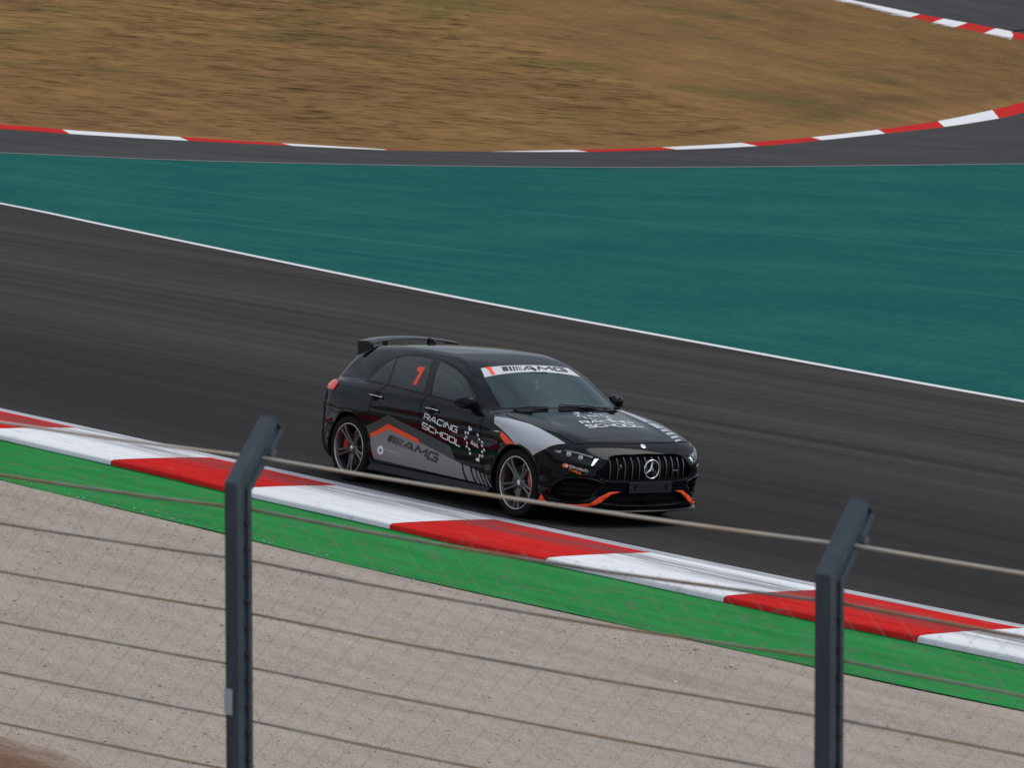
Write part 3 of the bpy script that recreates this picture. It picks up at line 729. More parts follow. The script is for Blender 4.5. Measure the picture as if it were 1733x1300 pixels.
GL = {'R': (1, [[(0, 0), (0, 1), (.85, 1), (1, .88), (1, .55), (.85, .43), (.10, .43)], [(.5, .34), (1, 0)]]),
 'A': (1.05, [[(0, 0), (.40, 1), (.62, 1), (1, 0)], [(.30, .28), (.76, .28)]]), 'C': (1, [[(1, 1), (.12, 1), (0, .88), (0, .12), (.12, 0), (1, 0)]]),
 'I': (.16, [[(.5, 0), (.5, 1)]]), 'N': (1, [[(0, 0), (0, 1), (1, 0), (1, 1)]]), 'G': (1, [[(1, 1), (.12, 1), (0, .88), (0, .12), (.12, 0), (1, 0), (1, .50), (.55, .50)]]),
 'S': (1, [[(1, 1), (.1, 1), (0, .9), (0, .6), (.1, .52), (.9, .48), (1, .40), (1, .1), (.9, 0), (0, 0)]]), 'H': (1, [[(0, 0), (0, 1)], [(1, 0), (1, 1)], [(.1, .5), (.9, .5)]]),
 'O': (1.05, [[(.12, 0), (0, .12), (0, .88), (.12, 1), (.88, 1), (1, .88), (1, .12), (.88, 0), 'c']]), 'L': (.85, [[(0, 1), (0, 0), (1, 0)]]),
 'M': (1.25, [[(0, 0), (.10, 1), (.5, .30), (.90, 1), (1, 0)]]), 'D': (1, [[(0, 0), (0, 1), (.8, 1), (1, .8), (1, .2), (.8, 0), 'c']]), 'V': (1, [[(0, 1), (.5, 0), (1, 1)]]),
 'T': (.95, [[(0, 1), (1, 1)], [(.5, 0), (.5, .9)]]), 'Y': (.95, [[(0, 1), (.5, .5), (1, 1)], [(.5, 0), (.5, .42)]]), 'E': (.9, [[(1, 1), (0, 1), (0, 0), (1, 0)], [(.1, .5), (.85, .5)]]),
 '1': (.5, [[(0, .95), (.75, .95), (.75, 0)]])}
def text_shapes(txt, t=.17, gap=.28, asp=1.0):
    """list of (verts, faces) in the unit square; x scaled to the whole word"""
    x = 0; out = []
    for ch in txt:
        if ch == ' ': x += .6; continue
        w_, st = GL[ch]; w_ *= asp
        for s_ in st:
            cl_ = s_[-1] == 'c'; pts = [(x+p[0]*w_, t/2+p[1]*(1-t)) for p in (s_[:-1] if cl_ else s_)]
            out.append(stroke(pts, t, cl_))
        x += w_+gap
    W_ = x-gap
    return [(np.stack([(v[:, 0]+t/2)/(W_+t), v[:, 1]], 1), f) for v, f in out]
def quadmap(TL, TR, BL, BR):
    TL, TR, BL, BR = map(np.array, (TL, TR, BL, BR))
    return lambda v: (BL*(1-v[:, :1])+BR*v[:, :1])*(1-v[:, 1:])+(TL*(1-v[:, :1])+TR*v[:, :1])*v[:, 1:]
def shapes(name, sh, mp_, proj, material, parent, d=.004):
    V, F_, k_ = [], [], 0; D_l = []
    for i, (v, f) in enumerate(sh):
        V.append(mp_(v)); F_ += [tuple(q+k_ for q in ff) for ff in f]; k_ += len(v); D_l.append(np.full(len(v), d+.0004*(i % 2)))
    U = np.concatenate(V); P_ = proj(U); n = grad(F_body, P_, .003); n /= np.linalg.norm(n, axis=1)[:, None]
    P_ = P_+n*np.concatenate(D_l)[:, None]
    return mesh_obj(name, P_, orient(P_, F_, n), material, parent)
R_ = on_side(-1); L_ = on_side(1)

# ---- glass
wsg = patch('windscreen', [WS], on_ws, glass_clear, car, .004, .05)
ring('windscreen_frit', offset_poly(WS, .014), offset_poly(WS, -.026), on_ws, gloss_black, wsg, .0025)
for sg, pr in ((-1, R_), (1, L_)):
    # black window surround, its openings left free
    for nm, P_, gm in (('front_window', FRONTW, glass_side), ('rear_window', REARW, glass_dark), ('quarter_window', QUARTER, glass_dark)):
        gw = patch(nm, [P_], pr, gm, car, .0035, .05)
        ring('window_seal', offset_poly(P_, .012), offset_poly(P_, -.016), pr, gloss_black, gw, .0025)
    dl = ring('window_trim', DLO, offset_poly(DLO, -.016), pr, satin_black, car, .0030)
    patch('pillar_cover', [[(-.326, 1.306), (-.212, 1.303), (-.098, .982), (-.222, .986)]], pr, gloss_black, car, .0040, .05)
    patch('quarter_pillar', [[(-.915, 1.262), (-.895, 1.265), (-.842, 1.008), (-.882, 1.009)]], pr, gloss_black, car, .0045, .05)
    patch('sail_panel', [[(.555, 1.028), (.61, .992), (.675, .945), (.60, .950)]], pr, satin_black, car, .006, .05)
rg = patch('tailgate_glass', [RW], on_back, glass_dark, car, .003, .05)
# ---- panel gaps
gap_m = mat('panel_gap', (.001, .001, .0012), .9, spec=.05)
def seam(name, pts, proj, parent, wdt=.007, d=.0018):
    P_ = densify(pts, .03, False); v, f = stroke(P_, wdt); V, N = lift(proj(v), d)
    return mesh_obj(name, V, orient(V, f, N), gap_m, parent)
for sg, pr, fd, rd in ((-1, R_, doorFR, doorRR), (1, L_, doorFL, doorRL)):
    seam('panel_gap', [(.79, .945), (.80, .70), (.855, .42), (.84, .275), (-.19, .272), (-.192, .75), (-.20, .90), (-.155, .975)], pr, fd)
    seam('panel_gap', [(-.86, 1.0), (-.99, .90), (-1.03, .72)], pr, rd)
bonnet_line = [(bonnet_front(s)+.004, s) for s in np.linspace(-.66, .66, 30)]
seam('panel_gap', bonnet_line, on_top, bonnet, .010, .002)
for sg in (-1, 1):
    seam('panel_gap', [(.98, sg*.745), (1.2, sg*.75), (1.5, sg*.725), (1.8, sg*.695), (1.97, sg*.675)], on_top, bonnet, .009, .002)
# ---- body lines: door skirts, splitter, arch lips
for sg in (-1, 1):
    b = MB()
    xs = np.linspace(-.98, .98, 30); sec = [(.835, .150), (.905, .158), (.915, .172), (.905, .195), (.872, .235), (.84, .235)]
    v = [(x, sg*(y+.006*math.sin(x*1.2)), z) for x in xs for y, z in sec]; n = len(sec)
    f = [(i*n+j, (i+1)*n+j, (i+1)*n+(j+1) % n, i*n+(j+1) % n) for i in range(len(xs)-1) for j in range(n)]+[tuple(range(n)), tuple((len(xs)-1)*n+j for j in range(n))]
    b.add(v, f).build('side_skirt', satin_black, car, smooth=True, auto=35)
    for wx, R0 in ((WX, .362), (-WX, .370)):
        a = np.radians(np.linspace(-8, 188, 60)); pts = np.stack([wx+(R0+.004)*np.cos(a), WZ+(R0+.004)*np.sin(a)], 1)
        v, f = stroke(pts, .020); V, N = lift((R_ if sg < 0 else L_)(v), .002)
        mesh_obj('arch_lip', V, orient(V, f, N), gloss_black, car, smooth=True)
sp = []; ys = np.linspace(-.80, .80, 61)
fr = on_front(np.stack([ys, np.full(61, .205)], 1))
for i, y in enumerate(ys):
    x0 = fr[i, 0]
    sp.append([(x0-.10, y, .165), (x0+.028, y, .150), (x0+.034, y, .158), (x0+.026, y, .168), (x0-.02, y, .186)])
v = [p for q in sp for p in q]; n = 5
MB().add(v, [(i*n+j, (i+1)*n+j, (i+1)*n+(j+1) % n, i*n+(j+1) % n) for i in range(60) for j in range(n)]+[tuple(range(n)), tuple(60*n+j for j in range(n))]).build('front_splitter', gloss_black, car, smooth=True, auto=40)

# ---- front: grille bars, star, plate, badge
def front_x(y, z, d=0): return float(on_front([(y, z)])[0, 0])+d
for y in (-.432, -.355, -.278, -.20, -.122, -.042, .042, .122, .20, .278, .355, .432):
    zt = .662-.02*(abs(y)/.43)**4-.006; zb = .452 if abs(y) > .1 else .452
    zz = np.linspace(zb, zt, 9); xx = on_front(np.stack([np.full(9, y), zz], 1))[:, 0]; b = MB(); v = []
    for z, x in zip(zz, xx):
        t_ = (z-zb)/(zt-zb); w_ = .0045+.0035*t_; x = x-.006
        v += [(x-.03, y-w_, z), (x-.004, y-w_, z), (x, y, z), (x-.004, y+w_, z), (x-.03, y+w_, z)]
    b.add(v, [(i*5+j, (i+1)*5+j, (i+1)*5+j+1, i*5+j+1) for i in range(8) for j in range(4)]+[(0, 1, 2, 3, 4), (40, 41, 42, 43, 44)])
    b.build('grille_bar', dark_chrome, grille)
SX = front_x(0, .547)+.010
b = MB(); b.tube([(SX, .085*math.cos(a), .547+.085*math.sin(a)) for a in np.linspace(0, 2*math.pi, 49)[:-1]], .0085, 8, True)
star = b.build('star_emblem', chrome, grille, smooth=True)
b = MB()
for q in range(3):
    a = math.pi/2+q*2*math.pi/3; d_ = Vector((0, math.cos(a), math.sin(a))); p_ = Vector((0, -math.sin(a), math.cos(a))); c_ = Vector((SX, 0, .547))
    rt = [c_+d_*.006+p_*.016, c_+d_*.006-p_*.016, c_+d_*.083]
    b.add([rt[0]-Vector((.004, 0, 0)), rt[1]-Vector((.004, 0, 0)), rt[2], c_+d_*.01+Vector((.010, 0, 0))], [(0, 1, 3), (1, 2, 3), (2, 0, 3), (0, 2, 1)])
b.build('star_points', chrome, grille)
MB().lathe_y([(0, 0), (.045, 0), (.05, .004)], 24).build('star_boss', satin_black, grille).matrix_local = Matrix.Translation((SX-.012, 0, .547)) @ Matrix.Rotation(math.radians(-90), 4, 'Z')
PX = front_x(0, .38)
plate = MB().box((PX+.008, .01, .378), (.016, .50, .105)).build('plate_holder', mat('plate_black', (.010, .012, .016), .35, coat=.4), car, bevel=.004)
for y in (-.17, .19): MB().box((PX+.018, y, .378), (.006, .018, .055)).build('plate_clip', black_hole, plate)
MB().tube([(front_x(.05, .50)-.01, y, .474) for y in (-.41, .41)], .007, 6)
bx_ = front_x(.305, .528)-.004
MB().box((bx_, .305, .529), (.008, .070, .012)).build('badge', chrome, grille, bevel=.002)
MB().tube([(front_x(-.335, .565)-.012, -.345, .545), (front_x(-.335, .575)+.006, -.338, .565), (front_x(-.335, .585)-.01, -.333, .585)], .010, 8).build('tow_eye', dark_chrome, grille)
bz = on_top([(2.125, .0)])[0]
mb = MB().lathe_y([(0, .003), (.018, .003), (.026, .004), (.030, 0)], 24).build('bonnet_badge', chrome, bonnet, smooth=True)
gn = grad(F_body, np.array([bz]))[0]; mb.matrix_local = Matrix.Translation(Vector(bz)+Vector(gn)*.003) @ Vector((0, 1, 0)).rotation_difference(Vector(gn).normalized()).to_matrix().to_4x4()
for sg, lamp, ik in ((-1, lampR, intake_R), (1, lampL, intake_L)):
    pc = on_corner(sg)
    fl = lambda P_: P_
    lens = patch('lamp_cover', [offset_poly(HLr, .002)], pc, glass_lamp, lamp, .003, .04)
    ring('lamp_seal', offset_poly(HLr, .010), offset_poly(HLr, -.004), pc, gloss_black, lamp, .0035)
    # inside the lamp
    drl_m = mat('daytime_lamp_white', (.8, .85, .9), .3, emit=(.85, .95, 1), emit_s=1.1); lens_m = mat('projector_lens', (.70, .75, .74), .15, metal=.3, coat=1, emit=(.9, 1, .95), emit_s=.12); bez = mat('lamp_bezel', (.62, .65, .68), .3, metal=.7)
    def inside(name, poly, material, d, th=.006): return patch(name, [poly], pc, material, lamp, d, .03, th)
    inside('daytime_strip', [(.268, .645), (.226, .575), (.208, .577), (.232, .645)], drl_m, -.020)
    inside('upper_strip', [(-.06, .712), (.09, .694), (.225, .662), (.215, .652), (.085, .682), (-.06, .700)], bez, -.022)
    inside('reflector', [(-.17, .695), (-.085, .705), (-.10, .672), (-.16, .672)], bez, -.030)
    for w_, z_, r_ in ((-.015, .663, .025), (.098, .640, .023)):
        c_ = pc([(w_, z_)])[0]; n_ = np.array([.66, sg*.75, 0.])
        s_ = MB(); vv = []; ff = []
        for a_ in range(6):
            for q in range(16): th, ph = a_/5*math.pi/2, q/16*2*math.pi; vv.append((r_*math.sin(th)*math.cos(ph), r_*.6*math.cos(th), r_*math.sin(th)*math.sin(ph)))
        ff = [(a_*16+q, a_*16+(q+1) % 16, (a_+1)*16+(q+1) % 16, (a_+1)*16+q) for a_ in range(5) for q in range(16)]
        o = s_.add(vv, ff).build('projector', lens_m, lamp, smooth=True); o.matrix_local = Matrix.Translation(Vector(c_)-Vector(n_)*.042) @ Vector((0, 1, 0)).rotation_difference(Vector(n_)).to_matrix().to_4x4()
        MB().tube([Vector(c_)-Vector(n_)*.036+Vector((-.75*sg*math.cos(a_)*-1*(r_+.004), .66*math.cos(a_)*(r_+.004), math.sin(a_)*(r_+.004))) for a_ in np.linspace(0, 2*math.pi, 25)[:-1]], .004, 6, True).build('projector_ring', bez, lamp, smooth=True)
    # orange aero blades and flicks
    fy_ = lambda P_: [(sg*a, b) for a, b in P_]
    patch('orange_blade', [fy_([(.772, .207), (.703, .209), (.599, .228), (.525, .285), (.424, .336), (.319, .340), (.405, .313), (.503, .242), (.586, .199), (.703, .186), (.747, .189)])], on_front, vin_orange, car, .006, .04, .008)
    patch('orange_flick', [[(1.772, .275), (1.805, .178), (1.665, .178)]], R_ if sg < 0 else L_, vin_orange, car, .008, .05, .008)
    for zz in (.295, .345, .395):
        yy = np.linspace(.60, .79, 8); xx = on_front(np.stack([sg*yy, np.full(8, zz)], 1))[:, 0]-.045
        b = MB(); v = []
        for y, x in zip(yy, xx): v += [(x, sg*y, zz), (x+.03, sg*y, zz-.004), (x+.03, sg*y, zz+.004)]
        b.add(v, [(i*3+j, (i+1)*3+j, (i+1)*3+(j+1) % 3, i*3+(j+1) % 3) for i in range(7) for j in range(3)]).build('intake_fin', satin_black, ik)
    b = MB(); fp = [(.845, .285), (.832, .382), (.782, .445), (.685, .462), (.56, .440), (.472, .408)]
    P_ = on_front([(sg*a, b_) for a, b_ in densify(fp, .03, False)]); P_, N_ = lift(P_, .004)
    b.tube(P_, .010, 6).build('intake_frame', gloss_black, ik, smooth=True)
    # sponsor mark under the lamp
    sh = text_shapes('DAVANTI', .20, .22); t1 = [(.012, .572), (.182, .536), (.012, .545), (.182, .509)]; t2 = [(.002, .538), (.125, .512), (.002, .514), (.125, .488)]; c0, c1 = (-.062, .006), (.006, -.062)
    if sg > 0: m_ = lambda q: [(.12-q[1][0], q[1][1]), (.12-q[0][0], q[0][1]), (.12-q[3][0], q[3][1]), (.12-q[2][0], q[2][1])]; t1, t2 = m_(t1), m_(t2)
    shapes('sponsor_lettering', sh, quadmap(*t1), pc, vin_white, bumper)
    shapes('sponsor_lettering', text_shapes('TYRES', .24, .22), quadmap(*t2), pc, dav_orange, bumper)
    w0 = -.028 if sg < 0 else .15
    el = lambda r1, r2, cx=0: [(w0+cx+r1*math.cos(a_), .560+r2*math.sin(a_)) for a_ in np.linspace(0, 2*math.pi, 25)[:-1]]
    patch('sponsor_disc', [el(.032, .021)], pc, dav_orange, bumper, .003, .05); patch('sponsor_disc', [el(.016, .012, -.012*-sg*-1)], pc, vin_white, bumper, .0045, .05)
    # door furniture, mirrors, tail lamps
    pr = R_ if sg < 0 else L_
    for (hx, hz), dr in (((-.955, .872), doorRR if sg < 0 else doorRL), ((.0, .848), doorFR if sg < 0 else doorFL)):
        cup = patch('handle_cup', [[(hx+.062*math.cos(a_), hz+.005+.040*math.sin(a_)) for a_ in np.linspace(0, 2*math.pi, 29)[:-1]]], pr, black_hole, dr, .002, .05)
        c_ = pr([(hx-.118, hz+.004), (hx-.06, hz+.006), (hx, hz+.006), (hx+.06, hz+.005), (hx+.118, hz+.001)]); c_, n_ = lift(c_, .018); c_[0] -= n_[0]*.014; c_[-1] -= n_[-1]*.014
        MB().tube(c_, [.010, .014, .015, .014, .010], 8).build('handle', gloss_black, dr, smooth=True)
        c2 = c_+n_*.012+np.array([0, 0, .006]); MB().tube(c2, .0048, 6).build('handle_strip', chrome, dr, smooth=True)
    tail_m = mat('tail_lamp_red', (.55, .010, .014), .2, coat=.6, emit=(1, .02, .03), emit_s=.22)
    patch('tail_light', [rounded([(-1.665, .935), (-1.73, .955), (-1.98, .945), (-1.98, .870), (-1.77, .866), (-1.715, .858)], .05)], pr, tail_m, car, .004, .03, .004)
    for sgm in (1,):
        n = 18; v = []; f = []
        for i in range(n+1):
            th = math.pi*i/n
            for j in range(28):
                ph = 2*math.pi*j/28; sx, sy, sz = math.sin(th)*math.cos(ph), math.cos(th), math.sin(th)*math.sin(ph)
                e_ = lambda q, p_: math.copysign(abs(q)**p_, q)
                X_ = e_(sx, .75)*.080; Y_ = e_(sy, .8)*.098; Z_ = e_(sz, .8)*.062
                X_ = X_ if X_ > 0 else X_*.45
                X_ -= .05*(Y_/.112+.4)**2*.6; Z_ *= 1-.18*(Y_/.112)
                v.append((X_, Y_, Z_))
        f = [(i*28+j, i*28+(j+1) % 28, (i+1)*28+(j+1) % 28, (i+1)*28+j) for i in range(n) for j in range(28)]
        mir = MB().add(v, f).build('mirror', paint, car, smooth=True)
        my_ = .915 if sg < 0 else .875; mir.matrix_local = Matrix.Translation((.575, sg*my_, .990)) @ Matrix.Diagonal((1, sg, 1, 1))
        MB().tube([(.60, sg*.83, .945), (.585, sg*.90, .955), (.578, sg*.94, .962)], [.030, .028, .03], 8).build('mirror_stalk', satin_black, car, smooth=True)
        MB().box((.536, sg*my_, .990), (.006, .145, .08)).build('mirror_glass', chrome, car, bevel=.02)

# ---- livery
patch('dark_grey_band', [[(-1.07, .578), (-.698, .728), (.304, .543), (.405, .424), (.52, .400), (.57, .258), (-.905, .272), (-.985, .45)]], R_, vin_dark, car, .0022, .05)
patch('grey_band', [[(-.985, .492), (-.715, .598), (-.17, .518), (.521, .397), (.577, .255), (-.910, .276), (-.975, .44)]], R_, vin_grey, car, .0032, .05)
patch('orange_chevron', [[(-.995, .512), (-.709, .640), (-.213, .548), (-.168, .503), (-.712, .588), (-.98, .478)]], R_, vin_orange, car, .0045, .05)
for a, b_, zt, zb in ((.545, .655, .395, .255), (.69, .738, .380, .250), (.765, .805, .366, .246), (.838, .868, .356, .243), (.912, .936, .350, .242)):
    patch('grey_bar', [[(a, zt), (b_, zt-.006), (b_+.072, zb-.001), (a+.072, zb)]], R_, vin_grey, car, .003, .06)
shapes('side_lettering', text_shapes('RACING', .17, .26), quadmap((-.095, .815), (.455, .738), (-.122, .757), (.432, .682)), R_, vin_white, car)
shapes('side_lettering', text_shapes('SCHOOL', .17, .26), quadmap((-.122, .728), (.492, .612), (-.148, .667), (.470, .550)), R_, vin_white, car)
def amg_shapes():
    sh = []; x = 0
    for w_, g_ in ((.085, .018), (.038, .020), (.028, .020), (.020, .020), (.013, .018), (.008, .010)):
        sh.append((np.array([(x, 0), (x+w_, 0), (x+w_+.0, 1), (x, 1)]), [(0, 1, 2, 3)])); x += w_+g_
    for v, f in text_shapes('AMG', .25, .30, 1.25): sh.append((np.stack([.30+v[:, 0]*.70, v[:, 1]], 1), f))
    return sh
shapes('side_logo', amg_shapes(), quadmap((-.684, .540), (.165, .446), (-.724, .474), (.125, .358)), R_, vin_black, car, .005)
def checker_ring(h_=.085):
    """broken ring of chequered squares round the three letters"""
    sh = []
    cells = []
    for sd in (-1, 1):
        for a in np.arange(-62, 63, 15.5):
            i = round((a+62)/15.5)
            for j in range(2):
                if (i+j) % 2 == 0: cells.append((sd*(1.0-.17*j)*math.cos(math.radians(a)), (1.0-.17*j)*math.sin(math.radians(a))))
    cells += [(-.30, .98), (.30, -1.02), (-.52, 1.02), (.50, -.98)]
    for c_ in cells:
        c_ = np.array(c_); sh.append((np.array([c_+(-h_, -h_), c_+(h_, -h_), c_+(h_, h_), c_+(-h_, h_)]), [(0, 1, 2, 3)]))
    for v, f in text_shapes('AIA', .22, .18, 1.0): sh.append((np.stack([(v[:, 0]-.5)*.84, (v[:, 1]-.5)*.34], 1), f))
    return sh
cr_ = checker_ring()
shapes('chequered_ring', cr_, lambda v: np.stack([.702+.150*v[:, 0], .607+.128*v[:, 1]-.036*v[:, 0]], 1), R_, vin_white, car)['kind'] = 'stuff'
shapes('chequered_ring', cr_, lambda v: np.stack([1.255-.165*v[:, 1], .075+.175*v[:, 0]], 1), on_top, vin_white, bonnet)['kind'] = 'stuff'
shapes('bonnet_lettering', text_shapes('RACING', .19, .26), quadmap((1.432, -.232), (1.432, .372), (1.532, -.262), (1.532, .362)), on_top, vin_white, bonnet)
shapes('bonnet_lettering', text_shapes('SCHOOL', .19, .26), quadmap((1.572, -.275), (1.572, .378), (1.680, -.305), (1.680, .365)), on_top, vin_white, bonnet)
def on_shoulder(U):
    """front wing seen from above at 45 degrees; u is x, v runs inboard and up"""
    U = np.asarray(U, float); h_ = math.sqrt(.5); v = U[:, 1]
    O = np.stack([U[:, 0], h_*v-h_*1.6, h_*v+h_*1.6], 1)
    return cast(O, (0, h_, -h_), 1.2)
patch('silver_flash', [[(.945, .040), (1.06, .052), (1.20, .075), (1.361, .088), (1.50, .072), (1.628, .052), (1.78, .034), (1.905, .012), (1.836, -.044), (1.757, -.120), (1.622, -.192), (1.575, -.170), (1.515, -.158), (1.44, -.150), (1.375, -.158), (1.249, -.106), (1.115, -.062), (.995, -.030)]], on_shoulder, vin_silver, car, .0035, .025)
patch('orange_flash', [[(1.118, .782), (1.37, .692), (1.30, .682), (1.235, .672), (1.125, .735)]], R_, vin_orange, car, .0045, .04)
bl = on_side(-1)([(.985, .765), (1.05, .770), (1.105, .771)]); bl, _n = lift(bl, .006); MB().tube(bl, [.004, .007, .003], 6).build('wing_blade', chrome, car, smooth=True)
def yl(x): return .630-.145*(x-.85)
for a, b_, w_ in ((.90, 1.46, .125), (1.50, 1.70, .125), (1.735, 1.80, .125), (1.835, 1.89, .125), (1.925, 1.97, .120), (2.005, 2.035, .11)):
    patch('silver_stripe', [[(a, yl(a)), (a-.05, yl(a)+w_), (b_-.05, yl(b_)+w_), (b_, yl(b_))]], on_top, vin_silver, bonnet, .003, .04)
ban = [(-.522, .752), (-.27, .760), (0, .761), (.27, .760), (.522, .752), (.576, .592), (.33, .612), (0, .626), (-.33, .612), (-.576, .592)]
patch('sun_strip', [ban], on_ws, mat('pale_sun_strip', (.62, .64, .70), .4, coat=.3), wsg, .0065, .04)
shapes('sun_strip_logo', amg_shapes(), quadmap((-.296, .740), (.470, .742), (-.330, .655), (.452, .650)), on_ws, vin_black, wsg, .0085)
shapes('sun_strip_number', [stroke([(-.470, .735), (-.435, .738), (-.468, .612)], .042)], lambda v: v, on_ws, vin_orange, wsg, .0085)
patch('race_number', [[(-.495, 1.200), (-.470, 1.217), (-.372, 1.220), (-.386, 1.052), (-.445, 1.048), (-.425, 1.168), (-.478, 1.178)]], R_, vin_orange, car, .006, .05)
circ = lambda r: [(-.806+r*1.18*math.cos(a_), .371+r*math.sin(a_)) for a_ in np.linspace(0, 2*math.pi, 33)[:-1]]
ring('round_logo', np.array(circ(.042)), np.array(circ(.018)), R_, vin_white, car, .0045)
pale = mat('pale_grey_print', (.30, .29, .30), .5)
patch('small_print', [[(-.735, .392), (-.500, .384), (-.497, .366), (-.733, .370)]], R_, pale, car, .0045, .06)
patch('small_print', [[(-.735, .356), (-.500, .350), (-.499, .344), (-.734, .350)]], R_, pale, car, .0045, .06)

# ---- rear wing
wing = None
ys = np.linspace(-.53, .53, 33); sec = [(-1.56, .000), (-1.60, .012), (-1.68, .016), (-1.80, .006), (-1.805, -.002), (-1.70, -.008), (-1.60, -.012)]
v = []
for y in ys:
    q = (y/.53)**2
    for x, z in sec: v.append((x-.05*(1-q), y, 1.382+z-.042*q))
n = len(sec)
wing = MB().add(v, [(i*n+j, (i+1)*n+j, (i+1)*n+(j+1) % n, i*n+(j+1) % n) for i in range(32) for j in range(n)]+[tuple(range(n)), tuple(32*n+j for j in range(n))]).build('rear_wing', paint, car, smooth=True, auto=40)
for sg in (-1, 1):
    MB().prism([(-1.795, 1.345), (-1.67, 1.352), (-1.540, 1.331), (-1.535, 1.285), (-1.590, 1.205), (-1.704, 1.186), (-1.772, 1.205)], 1, sg*.522, sg*.545).build('end_plate', paint, wing, bevel=.006)
    MB().prism([(-1.74, 1.28), (-1.66, 1.30), (-1.665, 1.372), (-1.72, 1.374)], 1, sg*.27, sg*.285).build('wing_strut', gloss_black, wing, bevel=.002)
    patch('spoiler_corner', [rounded([(-1.56, 1.20), (-1.51, 1.245), (-1.48, 1.285), (-1.51, 1.288), (-1.55, 1.25), (-1.585, 1.215)], .03)], R_ if sg < 0 else L_, gloss_black, car, .004, .04, .01)
MB().tube([(-1.22, 0, 1.365), (-1.27, 0, 1.40), (-1.34, 0, 1.412), (-1.36, 0, 1.362)], [.012, .014, .012, .012], 8).build('roof_antenna', gloss_black, car, smooth=True)

# ---- cabin
def slab(name, pts, w_, material, parent=car, y0=0, bev=.03):
    return MB().prism(pts, 1, y0-w_/2, y0+w_/2).build(name, material, parent, bevel=bev)
slab('cabin_floor', [(-1.7, .30), (.95, .30), (.95, .26), (-1.7, .26)], 1.45, cabin_black, bev=0)
slab('dashboard', [(.98, .86), (.90, .93), (.62, .925), (.50, .90), (.46, .80), (.52, .66), (.60, .50), (1.0, .45)], 1.30, cabin_black, bev=.03)
slab('instrument_screen', [(.56, .97), (.58, .97), (.60, .90), (.57, .90)], .62, gloss_black, y0=.16, bev=.006)
for sy in (-.37, .37):
    slab('seat_base', [(.18, .48), (.20, .58), (-.28, .55), (-.36, .46), (-.30, .34), (.15, .36)], .48, seat_cloth, y0=sy, bev=.06)
    slab('seat_back', [(-.24, .52), (-.36, .50), (-.62, 1.00), (-.58, 1.04), (-.49, 1.02), (-.38, .80)], .48, seat_cloth, y0=sy, bev=.05)
    slab('headrest', [(-.60, 1.02), (-.52, 1.03), (-.54, 1.19), (-.60, 1.20), (-.65, 1.12)], .27, seat_cloth, y0=sy, bev=.03)
slab('rear_bench', [(-.80, .35), (-.80, .52), (-1.15, .50), (-1.40, .98), (-1.52, .98), (-1.35, .35)], 1.25, seat_cloth, bev=.05)
sw = MB(); Mw = Matrix.Translation((.36, .37, .80)) @ Matrix.Rotation(math.radians(62), 4, 'Y')
sw.tube([Mw @ Vector((.18*math.cos(a_), .18*math.sin(a_), 0)) for a_ in np.linspace(0, 2*math.pi, 41)[:-1]], .015, 8, True)
steer = sw.build('steering_wheel', cabin_black, car, smooth=True)
b = MB()
for a_ in (0, math.pi, -math.pi/2): b.tube([Mw @ Vector((.03*math.cos(a_), .03*math.sin(a_), -.01)), Mw @ Vector((.175*math.cos(a_), .175*math.sin(a_), 0))], .014, 6)
b.build('wheel_spokes', cabin_black, steer)
MB().tube([Mw @ Vector((0, 0, .02)), Mw @ Vector((0, 0, -.06))], [.055, .05], 16).build('wheel_hub', cabin_black, steer)
MB().box((.385, .06, 1.225), (.03, .22, .062)).build('cabin_mirror', satin_black, car, bevel=.012)
MB().tube([(.37, .04, 1.25), (.32, .04, 1.285)], .012, 6).build('cabin_mirror_stalk', satin_black, car)
slab('scuttle', [(.86, .955), (.98, .946), (.98, .93), (.86, .93)], 1.15, satin_black, bev=0)
for y0, y1 in ((.52, -.05), (-.20, -.60)):
    P0, P1 = on_ws([(y0, .035)])[0], on_ws([(y1, .060)])[0]
    MB().tube([P0+[.02, 0, .005], (P0+P1)/2+[.016, 0, .018], P1+[.012, 0, .012]], .006, 6).build('wiper', satin_black, car)

